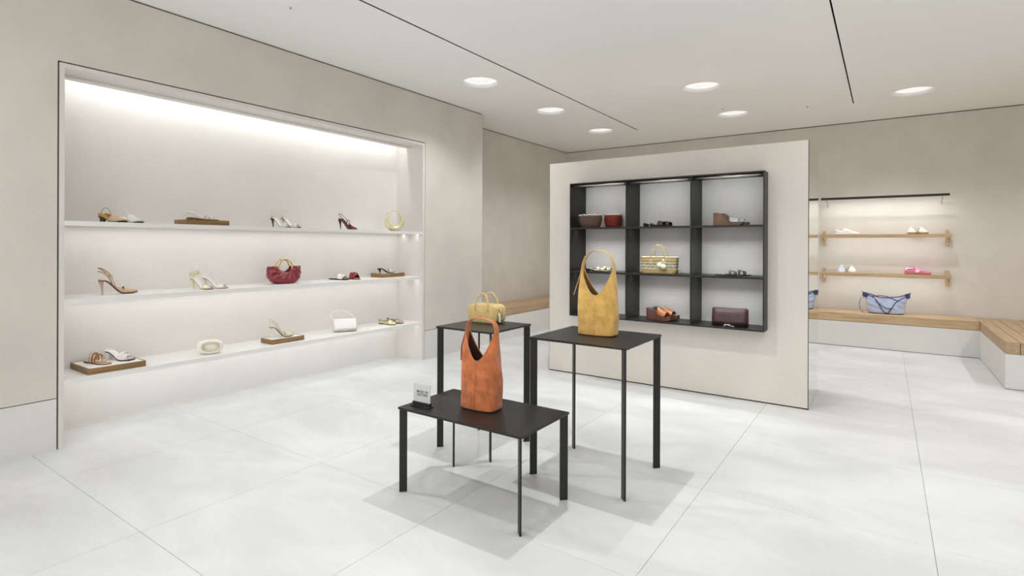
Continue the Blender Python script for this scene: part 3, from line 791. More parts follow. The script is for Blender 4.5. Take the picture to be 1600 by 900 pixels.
def tray(label, x0, x1, y0, y1, z, h=.042):
    t = thing('display_tray', label, 'tray', ((x0 + x1) / 2, (y0 + y1) / 2, z), 0, 'oak edged display trays')
    a, b, e = (x1 - x0) / 2, (y1 - y0) / 2, .009
    bx('side_board', (-a, a, -b, -b + e, 0, h), 'tray_wood', t); bx('side_board', (-a, a, b - e, b, 0, h), 'tray_wood', t)
    bx('side_board', (-a, -a + e, -b + e, b - e, 0, h), 'tray_wood', t); bx('side_board', (a - e, a, -b + e, b - e, 0, h), 'tray_wood', t)
    bx('top_panel', (-a + e, a - e, -b + e, b - e, .004, h - .0015), 'tray_top', t)
    return t

# ================================================================== goods on the tables
hobo('hobo_bag', 'tall rust orange suede hobo bag on the low black table', (-1.806, 2.330, LOW), .06, .218, .128, .262, .415, .488, 'suede_rust', 'strap_rust', 'lining_dark', 3, .6)
hobo('hobo_bag', 'tall mustard yellow suede hobo bag on the tall black table', (-1.432, 2.995, TALL), .06, .232, .132, .240, .392, .510, 'suede_mustard', 'strap_mustard', 'lining_mustard', 5, 2.2, .92)
# sand suede bowling bag
bg = thing('bowling_bag', 'small sand suede bowling bag with two top handles on the rear table', 'handbag', (-2.306, 3.030, BACK), .04)
HX, HZ, HD = .122, .126, .062
def bowl_ring(y, sc, p=.42):
    return [(HX * sc * sq(a, p)[0], y, HZ / 2 + .002 + HZ / 2 * sc * sq(a, p)[1]) for a in [2 * PI * k / 40 for k in range(40)]]
link('body', *loft([bowl_ring(-HD, .90), bowl_ring(-HD * .97, .955), bowl_ring(-HD * .85, .985), bowl_ring(-HD * .4, 1.0), bowl_ring(HD * .4, 1.0), bowl_ring(HD * .85, .985), bowl_ring(HD * .97, .955), bowl_ring(HD, .90)]), 'suede_sand', bg, True)
for y in (-HD * .9, HD * .9): link('piping', *sweep(bowl_ring(y, .985), .0024, n=6, closed=True), 'strap_sand', bg, True)
link('zip_tape', *sweep(cat([(-HX - .001, 0, .045), (-HX * .93, 0, HZ * .93), (0, 0, HZ + .003), (HX * .93, 0, HZ * .93), (HX + .001, 0, .045)], 8), .010, .0015, side=(0, 1, 0), n=6), 'strap_sand', bg, True)
for y in (-HD * .98, HD * .98):
    s = math.copysign(1, y)
    pts = cat([(-.052, y + s * .003, .086), (-.053, y + s * .004, .118), (-.046, y * .9, .165), (-.022, y * .8, .197), (0, y * .78, .204), (.022, y * .8, .197), (.046, y * .9, .165), (.053, y + s * .004, .118), (.052, y + s * .003, .086)], 5)
    link('handle', *sweep(pts, .0052, n=8), 'strap_sand', bg, True)
    for x in (-.052, .052): bx('handle_tab', (x - .009, x + .009, y + s * .0005 - .0015, y + s * .0005 + .0015, .074, .104), 'strap_sand', bg, bevel=.001)
link('end_tab', *sweep([(HX + .003, -.01, .108), (HX + .010, -.012, .08), (HX + .012, -.012, .045)], .010, .002, side=(0, 1, 0), n=6), 'strap_sand', bg, True)
link('hang_tag', *sweep([(HX + .004, -.03, .075), (HX + .012, -.034, .045), (HX + .014, -.036, .012)], .009, .0015, side=(0, 1, 0), n=4), 'cream', bg)
link('end_buckle', *sweep([(HX + .006, -.022, .088), (HX + .006, .004, .088), (HX + .008, .004, .064), (HX + .008, -.022, .064)], .0022, closed=True, n=6), 'gold', bg)

# ================================================================== goods in the niche
D2R = PI / 180
ZS1, ZS2, ZS3 = 1.4985, .9766, .4451
# top shelf
lk = Last(.225, .076, .042, 'square', .0052)
g = 'pair of low slingback mules'
shoe('slingback_mule', 'tan lined low-heeled mule with brown ankle hoop, leftmost on top shelf', (-4.64, 1.592, ZS1), 20 * D2R, lk, [('vamp', 'snake_beige', .50, .046), ('sides', 'tan', .02, .5, .026, -1), ('loop', 'brown_sole', .02, .46, .074, .0022, .6)], 'black_sole', 'tan', ('block', .012), 'brown_sole', g)
shoe('slingback_mule', 'off-white low-heeled mule with thin hoop strap on top shelf', (-4.63, 1.696, ZS1), 20 * D2R, lk, [('vamp', 'white_leather', .50, .050), ('sides', 'white_leather', .2, .5, .02, 1), ('loop', 'white_leather', .06, .5, .080, .0024, .6)], 'black_sole', 'cream', ('block', .012), 'white_leather', g)
tray('thin oak display tray with flat sandals at the left of the top shelf', -4.72, -4.52, 2.045, 2.385, ZS1)
fl_ = Last(.235, .080, .012, 'round', .006)
for nm, dx, y, a, lb in (('flat_sandal', -4.66, 2.235, 78, 'cream strappy flat sandal further back on the thin tray'), ('flat_sandal', -4.575, 2.200, 80, 'cream strappy flat sandal at the front of the thin tray')):
    shoe(nm, lb, (dx, y, ZS1 + .0405), a * D2R, fl_, [('strap', 'white_leather', .58, .76, .036, .006), ('strap', 'white_leather', .76, .58, .036, .006), ('strap', 'silver_leather', .86, .86, .020, .005), ('sling', 'white_leather', .46, .046, .005), ('knot', 'silver_leather', .67, .034, .006)], 'brown_sole', 'tan', ('block', .022), 'brown_sole', 'cream flat sandals on the thin tray')
ls = Last(.215, .076, .088, 'round', .0052)
for x, y, lb in ((-4.65, 2.935, 'metallic pale gold heeled sandal with ankle strap, left one of its pair'), (-4.65, 3.040, 'metallic pale gold heeled sandal with ankle strap, right one of its pair')):
    shoe('heeled_sandal', lb, (x, y, ZS1), 18 * D2R, ls, [('band', 'silver_leather', .66, .84, .036, .024), ('counter', 'silver_leather', .034, .10), ('ankle', 'silver_leather', .072, .036, .0034)], 'black_sole', 'silver_leather', ('stiletto', .006), 'brown_sole' if y < 3 else 'silver_leather', 'pair of pale gold heeled sandals')
lr = Last(.225, .074, .096, 'point', .0052)
shoe('slingback_pump', 'dark red pointed slingback pump standing alone on the top shelf', (-4.66, 3.712, ZS1), 86 * D2R, lr, [('vamp', 'red_suede', .52, .042), ('counter', 'red_suede', .020, .10), ('sides', 'dark_red', .05, .6, .014, -1), ('sling', 'dark_red', .56, .060, .0030, -.03), ('strap', 'dark_red', .48, .52, .085, .003)], 'brown_sole', 'dark_red', ('stiletto', .0058), 'dark_red')
# gold mini hobo: crescent ring, fat below, thin handle above
gb = thing('mini_hobo_bag', 'gold metallic crescent mini bag at the right end of the top shelf', 'handbag', (-4.64, 4.345, ZS1), 68 * D2R)
pts, ra, rb = [], [], []
for i in range(36):
    a = 2 * PI * i / 36 - PI / 2
    lowf = ss(-.95, .75, -math.sin(a))
    x, z = (.088 - .012 * math.sin(a)) * math.cos(a), .134 + .098 * math.sin(a)
    pts.append((x, 0, z)); ra.append(.010 + .042 * lowf); rb.append(.0045 + .030 * lowf)
link('body', *sweep(pts, ra, rb, side=(0, 1, 0), n=14, closed=True), 'gold_leather', gb, True, [SUB(1)])
for sx in (-1, 1):
    link('seam', *sweep([(sx * .06 + sx * .016 * f, -.040 + .02 * f * f, .03 + .085 * f) for f in (0, .3, .6, 1)], .0016, n=5), 'dark_brown', gb)
bx('base', (-.05, .05, -.03, .03, 0, .012), 'gold_leather', gb, bevel=.004)
link('handle_ring', *sweep([(-.078 + .012 * math.cos(a), 0, .192 + .012 * math.sin(a)) for a in [2 * PI * i / 12 for i in range(12)]], .003, n=6, closed=True), 'steel', gb, True)

# middle shelf
ln = Last(.245, .078, .098, 'point', .0052)
shoe('slingback_pump', 'nude pointed slingback pump on the left of the middle shelf', (-4.66, 1.640, ZS2), 88 * D2R, ln, [('vamp', 'nude', .56, .040), ('counter', 'nude', .012, .08), ('sides', 'nude', .30, .58, .032, 1), ('sling', 'nude', .42, .066, .0036), ('sling', 'nude_dark', .40, .090, .0030), ('buckle', 'gold', .30, -1.1, .06), ('strap', 'nude_dark', .70, .70, .029, .004)], 'brown_sole', 'nude_dark', ('stiletto', .0062), 'nude')
lg = Last(.205, .078, .080, 'round', .0052)
shoe('heeled_sandal', 'gold strappy heeled sandal facing the room on the middle shelf', (-4.60, 2.205, ZS2), 22 * D2R, lg, [('band', 'gold_leather', .68, .86, .030, .018), ('ankle', 'gold_leather', .040, .040, .0045), ('ankle', 'gold_leather', .056, .034, .0040), ('loop', 'gold_leather', .1, .52, .05, .0028)], 'gum_sole', 'white_leather', ('stiletto', .0065), 'gold_leather', 'strappy heeled sandals on the middle shelf')
shoe('heeled_sandal', 'white strappy heeled sandal with bow loops beside the gold one', (-4.61, 2.318, ZS2), 34 * D2R, lg, [('band', 'white_leather', .70, .86, .026, .018), ('counter', 'white_leather', .040, .09), ('loop', 'white_leather', .22, .66, .062, .0026), ('bow', 'white_leather', .34, .066, .026)], 'gum_sole', 'white_leather', ('stiletto', .0065), 'white_leather', 'strappy heeled sandals on the middle shelf')
# burgundy ruched bag
bb = thing('ruched_handbag', 'glossy burgundy ruched handbag with round gold handle', 'handbag', (-4.66, 2.975, ZS2), 86 * D2R)
NS, NV = 160, 26; cols_ = []
for s in range(NS):
    th = 2 * PI * s / NS; cx, cy = sq(th, .62)
    zt = .160 - .050 * math.exp(-(cx / .34) ** 4) + .005 * math.sin(26 * th)
    col = []
    for k in range(NV + 1):
        f = k / NV; z = .002 + zt * f
        a_ = .158 * interp([(0, .60), (.12, .80), (.35, .97), (.6, 1.03), (.85, 1.04), (1, 1.0)], f)
        b_ = .062 * interp([(0, .7), (.15, .95), (.4, 1.05), (.7, .8), (.9, .5), (1, .42)], f)
        x, y = a_ * cx, b_ * cy
        ang = math.atan2(z - .14, x + 1e-6)
        rad = math.hypot(x, z - .15)
        fold = (.009 * math.sin(15 * ang + 1.8 * math.sin(rad * 60)) + .005 * math.sin(27 * ang + rad * 90)) * ss(.12, .6, f) * (1 - .5 * ss(.8, 1, f))
        y *= 1 + fold / .045
        col.append((x, y, z + .003 * math.sin(17 * x * 10) * f))
    cols_.append(col)
n = NV + 1
V_ = [p for c in cols_ for p in c]; F_ = [(s * n + k, ((s + 1) % NS) * n + k, ((s + 1) % NS) * n + k + 1, s * n + k + 1) for s in range(NS) for k in range(NV)]
F_.append(tuple(s * n for s in range(NS))[::-1])
link('body', V_, F_, 'burgundy', bb, True, [SOL(.003, -1), SUB(1)])
for y in (-.030, .030):
    link('handle', *sweep([(.066 * math.cos(a), y * (.6 + .4 * abs(math.cos(a))), .156 + .072 * math.sin(a)) for a in [-.35 + (PI + .7) * i / 20 for i in range(21)]], .0075, .0065, n=10), 'gold', bb, True)
    link('neck_trim', *sweep([(.066 * math.cos(a), y, .156 + .066 * math.sin(a)) for a in [PI * 1.12 + (PI * .76) * i / 12 for i in range(13)]], .007, n=8), 'burgundy', bb, True)
link('foot_tag', *sweep([(.075, -.052, .004), (.10, -.054, .014), (.115, -.05, .006)], .006, .001, side=(0, 1, 0), n=4), 'cream', bb)
lf = Last(.24, .086, .004, 'round', .007)
shoe('slide_sandal', 'white crossed-strap flat slide with dark sole on the middle shelf', (-4.70, 3.630, ZS2), 12 * D2R, lf, [('band', 'white_leather', .52, .82, .056, .030), ('strap', 'cream', .56, .80, .054, .006)], 'black_sole', 'dark_brown', None, None, 'flat slides on the middle shelf', .007)
shoe('slide_sandal', 'burgundy crossed-strap flat slide beside the white one', (-4.68, 3.765, ZS2), 12 * D2R, lf, [('band', 'burgundy', .52, .84, .066, .036), ('strap', 'burgundy', .56, .80, .066, .008), ('strap', 'burgundy', .80, .56, .066, .008)], 'brown_sole', 'nude_dark', None, None, 'flat slides on the middle shelf', .007)
tray('oak display tray with a black kitten heel at the right end of the middle shelf', -4.80, -4.60, 4.140, 4.470, ZS2, .046)
lt = Last(.215, .074, .050, 'point', .0052)
shoe('kitten_mule', 'black kitten-heel mule with pale straps on the right tray', (-4.68, 4.270, ZS2 + .0445), 78 * D2R, lt, [('strap', 'cream', .58, .72, .040, .005), ('strap', 'cream', .72, .60, .044, .004), ('loop', 'cream', .56, .8, .034, .003)], 'black_sole', 'black_leather', ('stiletto', .0085), 'black_sole')

# lowest shelf
tray('large square oak display tray with two sandals at the left of the lowest shelf', -4.840, -4.490, 1.405, 1.755, ZS3)
lb_ = Last(.235, .084, .004, 'round', .006)
shoe('braided_sandal', 'tan flat sandal with beaded braided straps on the large tray', (-4.670, 1.515, ZS3 + .0405), 16 * D2R, lb_, [('braid', 'tan_braid', .50, .62, .052, .0045), ('braid', 'tan_braid', .36, .44, .058, .0045), ('thong', 'nude', .034), ('strap', 'nude', .28, .30, .062, .004), ('knot', 'nude', .72, .036, .006)], 'brown_sole', 'nude', None, None, 'sandals on the large tray', .006)
lw = Last(.225, .086, .055, 'square', .006)
shoe('white_mule', 'white square-toe mule with folded strap on the large tray', (-4.680, 1.655, ZS3 + .0405), 22 * D2R, lw, [('band', 'white_leather', .60, .86, .046, .026), ('strap', 'white_leather', .62, .84, .052, .008), ('counter', 'white_leather', .012, .09)], 'black_sole', 'white_leather', ('block', .022), 'white_leather', 'sandals on the large tray', .007)
# cream oval bag
ob = thing('oval_bag', 'cream padded oval clutch with gold-lined hand hole on the lowest shelf', 'handbag', (-4.57, 2.255, ZS3), 62 * D2R)
rings = []
for k in range(40):
    a = 2 * PI * k / 40; cx, cz = sq(a, .80)
    o_, i_ = Vector((.098 * cx, 0, .058 + .058 * cz)), Vector((.008 + .056 * cx, 0, .060 + .034 * cz))
    c_ = (o_ + i_) / 2; h_ = (o_ - i_).length / 2; d_ = (o_ - i_).normalized()
    rings.append([c_ + d_ * (h_ * sq(2 * PI * q / 14, .7)[0]) + Vector((0, .034 * sq(2 * PI * q / 14, .7)[1], 0)) for q in range(14)])
link('body', *loft(rings, False, True), 'cream', ob, True, [SUB(1)])
link('gold_lining', *loft([[(.008 + .055 * sq(2 * PI * k / 40, .8)[0], y, .060 + .0335 * sq(2 * PI * k / 40, .8)[1]) for k in range(40)] for y in (-.032, -.026, -.004)], cap=False), 'gold_leather', ob, True, [SOL(.004)])
link('rear_panel', *loft([[(.008 + .058 * f * sq(2 * PI * k / 32, .8)[0], -.018, .060 + .0360 * f * sq(2 * PI * k / 32, .8)[1]) for k in range(32)] for f in (1, .5, .02)], cap=False), 'cream', ob)
link('edge_line', *sweep([(.008 + .0585 * sq(2 * PI * k / 40, .8)[0], -.0315, .060 + .0365 * sq(2 * PI * k / 40, .8)[1]) for k in range(40)], .003, n=6, closed=True), 'gold_leather', ob, True)
tray('small oak display tray with a snakeskin heel on the lowest shelf', -4.700, -4.520, 2.772, 3.098, ZS3)
lsn = Last(.215, .074, .095, 'point', .0052)
shoe('heeled_sandal', 'pale snakeskin stiletto sandal on the small tray', (-4.615, 2.925, ZS3 + .0405), 74 * D2R, lsn, [('band', 'snakeskin', .66, .88, .036, .020), ('sling', 'snakeskin', .50, .074, .0032), ('sling', 'snakeskin', .46, .050, .0026), ('strap', 'snakeskin', .58, .66, .044, .004), ('knot', 'snakeskin', .74, .036, .008)], 'black_sole', 'snakeskin', ('stiletto', .0042), 'cream')
# white flap bag
wb = thing('flap_bag', 'white flap shoulder bag with thin looped handle on the lowest shelf', 'handbag', (-4.615, 3.640, ZS3), 60 * D2R)
def wring(x, k):   # side profile of the body, triangular with soft belly
    prof = [(-.040, .010), (-.046, .035), (-.036, .075), (-.016, .118), (.0, .124), (.016, .118), (.036, .075), (.046, .035), (.040, .010), (.02, .002), (-.02, .002)]
    return [(x, y * k, z * (.985 + .015 * k)) for y, z in prof]
link('body', *loft([wring(-.112, .82), wring(-.106, .95), wring(0, 1), wring(.106, .95), wring(.112, .82)]), 'white_leather', wb, True)
rows = []
for z_, y_ in ((.122, .014), (.128, 0), (.122, -.014), (.092, -.037), (.058, -.050), (.030, -.058)):
    rows.append([(x, y_, z_ + .004 * math.cos(x * 14)) for x in (-.110, -.08, -.04, 0, .04, .08, .110)])
link('flap', *sheet(rows), 'white_leather', wb, True, [SOL(.004, 1), SUB(1)])
for sx in (-1, 1): link('gusset_fold', *sweep([(sx * .113, -.040, .012), (sx * .115, -.030, .055), (sx * .113, -.01, .10)], .004, .002, n=6), 'gold_leather', wb, True)
link('lower_piping', *sweep([(-.112, -.046, .016), (0, -.052, .014), (.112, -.046, .016)], .003, n=6), 'gold_leather', wb, True)
pts = cat([(-.104, 0, .118), (-.135, .01, .155), (-.120, .02, .200), (-.05, .02, .216), (.03, .015, .198), (.085, .006, .15), (.104, 0, .118)], 6)
link('handle', *sweep(pts, .0055, .0045, n=8), 'cream', wb, True)
link('handle_ring', *sweep([(-.104 + .007 * math.cos(a), 0, .120 + .007 * math.sin(a)) for a in [2 * PI * i / 10 for i in range(10)]], .0018, n=6, closed=True), 'gold', wb, True)
lbl = Last(.235, .080, .004, 'round', .006)
shoe('ballet_flat', 'plain gold ballet flat at the right end of the lowest shelf', (-4.633, 4.238, ZS3), 5 * D2R, lbl, [('vamp', 'gold_leather', .58, .040), ('counter', 'gold_leather', .044, .12), ('sides', 'gold_leather', .1, .6, .030, -1), ('bow', 'gold_leather', .60, .045, .016)], 'brown_sole', 'tan', None, None, 'pair of gold flats', .006)
shoe('ballet_flat', 'studded pale gold ballet flat beside the plain one', (-4.640, 4.358, ZS3), 5 * D2R, lbl, [('vamp', 'studded', .56, .042), ('counter', 'studded', .046, .12), ('sides', 'studded', .1, .6, .030, -1)], 'brown_sole', 'tan', None, None, 'pair of gold flats', .006)

# ================================================================== goods in the black cubby shelf
def basket(label, loc, rz, W, D, H, m, rimm='cotton'):
    t = thing('woven_basket_bag', label, 'basket bag', loc, rz, 'small woven basket bags')
    prof = [(.66, 0), (.76, .02), (.90, .28), (.99, .62), (1.0, .86), (.97, 1.0)]
    link('body', *loft([[(W / 2 * k * math.cos(a), D / 2 * k * math.sin(a), H * z) for a in [2 * PI * i / 36 for i in range(36)]] for k, z in prof]), m, t, True)
    for k, z in zip((.80, .87, .93, .975, .995, 1.0), (.1, .22, .38, .55, .70, .84)):   # coiled rows
        link('coil', *sweep([(W / 2 * k * math.cos(a) * 1.005, D / 2 * k * math.sin(a) * 1.005, H * z) for a in [2 * PI * i / 36 for i in range(36)]], .0035, n=6, closed=True), m, t, True)
    nb = 12
    for i in range(nb):        # scalloped cotton rim
        a0, a1 = 2 * PI * i / nb, 2 * PI * (i + .85) / nb
        pth = []
        for q in range(6):
            a = a0 + (a1 - a0) * q / 5; c_, s_ = math.cos(a), math.sin(a)
            pth.append((W / 2 * .97 * c_, D / 2 * .97 * s_, H + .010 * math.sin(PI * q / 5)))
        link('rim_scallop', *sweep(pth, .0045, n=6), rimm, t, True)
    return t
basket('dark brown coiled basket bag with cream scalloped rim in the top left compartment', (-2.478, 4.995, SH1), 0, .255, .165, .122, 'raffia_brown')
basket('brick red coiled basket bag with cream rim beside the brown one', (-2.290, 5.135, SH1), .1, .185, .15, .128, 'raffia_red')
lsl = Last(.25, .088, .018, 'square', .006)
shoe('leather_slide', 'dark brown flat leather slide in the top middle compartment', (-1.785, 4.985, SH1), -4 * D2R, lsl, [('band', 'dark_brown', .60, .82, .044, .034), ('counter', 'dark_brown', .016, .09)], 'black_sole', 'dark_brown', ('block', .026), 'black_sole', 'brown leather slides', .006)
shoe('leather_slide', 'dark brown flat leather slide behind its twin in the top middle compartment', (-1.760, 5.095, SH1), -4 * D2R, lsl, [('band', 'dark_brown', .60, .82, .044, .034), ('counter', 'dark_brown', .016, .09)], 'black_sole', 'brown_sole', ('block', .026), 'black_sole', 'brown leather slides', .006)
lwd = Last(.25, .082, .088, 'square', .022)
for x, y, lb in ((-1.135, 4.985, 'brown wooden wedge mule with clear strap, nearer one of the pair'), (-1.112, 5.100, 'brown wooden wedge mule with clear strap, further one of the pair')):
    shoe('wedge_mule', lb, (x, y, SH1), -3 * D2R, lwd, [('band', 'clear_vinyl', .56, .86, .052, .030)], 'wedge_wood', 'black_leather', ('wedge', .02), 'wedge_wood', 'pair of clear-strap wedge mules')
lsf = Last(.255, .084, .022, 'round', .006)
for x, y, lb in ((-2.400, 4.985, 'snakeskin strappy flat sandal behind the mustard bag handle, nearer one'), (-2.385, 5.095, 'snakeskin strappy flat sandal behind the mustard bag handle, further one')):
    shoe('flat_sandal', lb, (x, y, SH2), -3 * D2R, lsf, [('band', 'snakeskin', .56, .68, .036, .032), ('band', 'snakeskin', .76, .86, .028, .022), ('strap', 'snakeskin', .66, .78, .034, .004), ('knot', 'snakeskin', .72, .034, .007)], 'black_sole', 'snakeskin', ('block', .024), 'dark_brown', 'pair of snakeskin flat sandals', .006)
# straw tote
st = thing('straw_tote', 'straw tote bag with cream pompoms in the middle compartment', 'handbag', (-1.770, 5.035, SH2), .03)
def st_ring(z, k): return [(.172 * k * sq(a, .35)[0], .062 * (1.05 - .25 * z / .15) * sq(a, .5)[1], z) for a in [2 * PI * i / 40 for i in range(40)]]
link('body', *loft([st_ring(0, .95), st_ring(.004, .99), st_ring(.044, 1.0)], True), 'straw', st, True)
link('openwork_band', *loft([st_ring(.044, 1.0), st_ring(.07, 1.004), st_ring(.102, 1.01)], False), 'straw_open', st, True)
link('upper_band', *loft([st_ring(.102, 1.01), st_ring(.125, 1.015), st_ring(.150, 1.02)], False), 'straw', st, True, [SOL(.004)])
for z in (.044, .072, .102): link('braid_row', *sweep(st_ring(z, 1.015), .0035, n=6, closed=True), 'cotton', st, True)
link('rim', *sweep(st_ring(.151, 1.02), .0042, n=6, closed=True), 'straw', st, True)
link('cotton_lining', *loft([st_ring(.10, .96), st_ring(.158, .98)], False), 'cotton', st, True, [SOL(.003)])
for y in (-.052, .052):
    link('handle', *sweep(cat([(-.062, y, .118), (-.062, y, .17), (-.045, y * .8, .235), (0, y * .7, .268), (.045, y * .8, .235), (.062, y, .17), (.062, y, .118)], 6), .0045, n=8), 'straw', st, True)
for x in (-.062, .062):
    link('handle_loop', *sweep([(x + .012 * math.sin(a), -.066, .128 - .02 * (1 - math.cos(a)) / 2 * 1.6) for a in [2 * PI * i / 12 for i in range(12)]], .003, n=6, closed=True), 'cotton', st, True)
def ball(c, r, m, parent, name):
    V_, F_ = loft([[(c[0] + r * math.sin(f) * math.cos(2 * PI * k / 14), c[1] + r * math.sin(f) * math.sin(2 * PI * k / 14), c[2] + r * math.cos(f)) for k in range(14)] for f in [PI * (i + .15) / 9.3 for i in range(10)]])
    return link(name, V_, F_, m, parent, True)
ball((.028, -.086, .082), .026, 'pompom', st, 'pompom'); ball((.068, -.092, .066), .025, 'pompom', st, 'pompom')
for c in ((.028, .082), (.068, .066)): link('pompom_cord', *sweep([(.060, -.068, .138), ((c[0] + .06) / 2, -.080, .115), (c[0], -.085, c[1] + .02)], .0022, n=6), 'cotton', st, True)
lbk = Last(.22, .084, .006, 'round', .006)
for x, y, a, lb in ((-1.125, 4.965, 14, 'black strappy flat sandal in the right compartment, nearer one'), (-1.075, 5.085, 14, 'black strappy flat sandal in the right compartment, further one')):
    shoe('flat_sandal', lb, (x, y, SH2), a * D2R, lbk, [('band', 'black_leather', .50, .58, .038, .036), ('band', 'black_leather', .68, .80, .032, .026), ('strap', 'black_leather', .52, .74, .036, .005), ('strap', 'black_leather', .74, .52, .036, .005)], 'black_sole', 'dark_brown', None, None, 'pair of black flat sandals', .007)
FB = FZ0 + TH
lpw = Last(.25, .088, .070, 'square', .040)
for x, y, a, lb in ((-1.752, 4.985, -8, 'brown platform wedge slide with tan leather band, nearer one'), (-1.728, 5.105, -8, 'brown platform wedge slide with tan leather band, further one')):
    shoe('platform_wedge', lb, (x, y, FB), a * D2R, lpw, [('band', 'tan_brown', .46, .82, .066, .034)], 'wedge_brown', 'black_leather', ('wedge', .04), 'wedge_brown', 'pair of tan band platform wedges')
# woven clutch
wc = thing('woven_clutch', 'dark brown woven leather flap clutch in the bottom right compartment', 'handbag', (-1.128, 5.030, FB), .06)
def wc_ring(x, k): return [(x, y * k, z) for y, z in ((-.040, .006), (-.046, .03), (-.036, .09), (-.022, .142), (-.010, .150), (.010, .150), (.024, .142), (.036, .09), (.044, .03), (.040, .006), (.02, .001), (-.02, .001))]
link('body', *loft([wc_ring(-.148, .78), wc_ring(-.143, .95), wc_ring(0, 1), wc_ring(.143, .95), wc_ring(.148, .78)]), 'woven_clutch', wc, True)
link('flap', *sheet([[(x, y, z) for x in [-.142 + .284 * i / 8 for i in range(9)]] for y, z in ((.012, .153), (-.012, .154), (-.027, .144), (-.040, .096), (-.050, .044), (-.053, .030))]), 'woven_clutch', wc, True, [SOL(.004, 1)])
link('flap_edge', *sweep([(-.142, -.055, .030), (0, -.056, .029), (.142, -.055, .030)], .003, n=6), 'dark_red', wc, True)
link('metal_clasp', *sweep(cat([(-.05, -.066, .003), (-.03, -.062, .014), (.0, -.060, .016), (.02, -.064, .006), (.05, -.066, .006)], 4), .006, .0016, side=(0, 1, .4), n=6), 'chrome', wc, True)

# ================================================================== goods on the oak wall shelves and bench
sneaker('sneaker', 'white low sneaker lying side-on at the left of the upper oak shelf', (-.440, 8.86, Z1), 0, 'sneaker_white', 'sneaker_white', None, None, lining='gum_sole')
for x, lb in ((.282, 'cream slip-on sneaker facing the room on the upper oak shelf, left of two'), (.392, 'cream slip-on sneaker facing the room on the upper oak shelf, right of two')):
    sneaker('sneaker', lb, (x, 8.90, Z1), (-90 if x < .3 else -78) * D2R, 'sneaker_cream', 'gum_sole', None, 'cream sneakers on the upper oak shelf')
sneaker('sneaker', 'pale blue sneaker facing the room on the lower oak shelf', (-.507, 8.90, Z2), -90 * D2R, 'sneaker_blue', 'sneaker_white', 'sneaker_white', 'pale sneakers on the lower oak shelf', lining='sneaker_blue')
sneaker('sneaker', 'cream white sneaker facing the room beside the pale blue one', (-.388, 8.90, Z2), -84 * D2R, 'sneaker_white', 'sneaker_cream', 'sneaker_cream', 'pale sneakers on the lower oak shelf', lining='sneaker_cream')
sneaker('sneaker', 'pink low sneaker with white stripe at the right of the lower oak shelf', (.343, 8.84, Z2), -2 * D2R, 'pink', 'pink_sole', 'sneaker_white', 'pink sneakers', lining='dark_red', tongue='pink')
sneaker('sneaker', 'second pink sneaker hidden behind the first on the lower oak shelf', (.355, 8.94, Z2), -2 * D2R, 'pink', 'pink_sole', 'sneaker_white', 'pink sneakers', lining='dark_red', tongue='pink')
# denim tote
dt = thing('denim_tote', 'pale blue denim tote with navy trim slouching on the back bench', 'handbag', (.005, 8.79, ZBT), .02)
NS, NV = 72, 14; cols_ = []
for s in range(NS):
    th = 2 * PI * s / NS; cx, cy = sq(th, .55)
    zt = .222 + .052 * abs(cx) ** 3 - .012 * math.cos(cx * 4)
    col = []
    for k in range(NV + 1):
        f = k / NV; z = .002 + zt * f
        a_ = .205 * interp([(0, .98), (.1, 1.02), (.35, 1.0), (.7, 1.12), (1, 1.30)], f)
        b_ = .075 * interp([(0, .95), (.1, 1.05), (.4, .9), (.8, .45), (1, .22)], f)
        x, y = a_ * cx, b_ * cy
        y += (.007 * math.sin(40 * x + 9 * z * 10) * math.sin(PI * f) + .006 * math.sin(24 * x - 30 * z)) * ss(.05, .3, f)
        col.append((x, y, z + .006 * math.sin(30 * x) * f * abs(cy)))
    cols_.append(col)
n = NV + 1
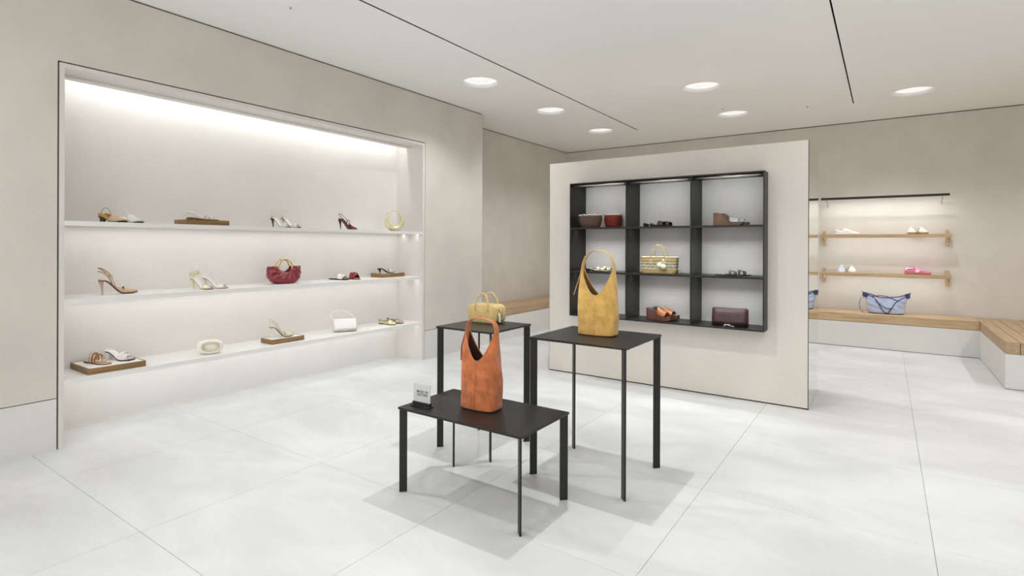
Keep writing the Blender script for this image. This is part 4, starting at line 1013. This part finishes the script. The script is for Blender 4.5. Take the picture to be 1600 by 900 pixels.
V_ = [p for c in cols_ for p in c]; F_ = [(s * n + k, ((s + 1) % NS) * n + k, ((s + 1) % NS) * n + k + 1, s * n + k + 1) for s in range(NS) for k in range(NV)]
F_.append(tuple(s * n for s in range(NS))[::-1])
o = link('body', V_, F_, 'denim_light', dt, True, [SOL(.003, -1), SUB(1)])
o.data.materials.append(MATS['navy_lining']); o.modifiers[0].material_offset = 1
link('rim_trim', *sweep([Vector(c[-1]) for c in cols_], .005, n=6, closed=True), 'denim_trim', dt, True)
def front(x, z):   # a point just off the front face
    f = max(0, min(1, (z - .002) / .225)); b_ = .075 * interp([(0, .95), (.1, 1.05), (.4, .9), (.8, .45), (1, .22)], f)
    return (x, -b_ - .010, z)
for pts in ([(-.235, .262), (-.16, .225), (-.10, .17), (-.06, .09), (-.02, .03), (.02, .015)], [(.245, .255), (.17, .21), (.10, .15), (.06, .08), (.02, .015)],
            [(-.16, .225), (-.06, .24), (.03, .225), (.12, .185), (.16, .20)], [(-.12, .18), (-.05, .11), (.02, .075), (.07, .085)]):
    link('navy_strap', *sweep(cat([front(*p) for p in pts], 5), .0065, .0018, side=(0, -1, 0), n=6) if False else sweep(cat([front(*p) for p in pts], 5), .0055, .003, n=6), 'denim_trim', dt, True)
for sx, m_ in ((-1, 1), (1, 1)):
    rows = [[(sx * (.20 + .062 * u), -.020 - .012 * math.sin(PI * u), .205 + .07 * v + .01 * u) for v in (0, .5, 1)] for u in (0, .33, .66, 1)]
    link('folded_corner', *sheet(rows), 'navy_lining', dt, True, [SOL(.004), SUB(1)])
link('shoulder_strap', *sweep(cat([(-.255, -.02, .265), (-.285, -.03, .20), (-.298, -.035, .12), (-.288, -.045, .05), (-.262, -.05, .006)], 6), .006, .002, side=(0, 1, 0), n=6), 'denim_trim', dt, True)
link('shoulder_strap', *sweep(cat([(-.235, -.03, .215), (-.272, -.04, .19), (-.294, -.045, .12), (-.282, -.055, .04), (-.25, -.06, .004)], 6), .006, .002, side=(0, 1, 0), n=6), 'denim_trim', dt, True)
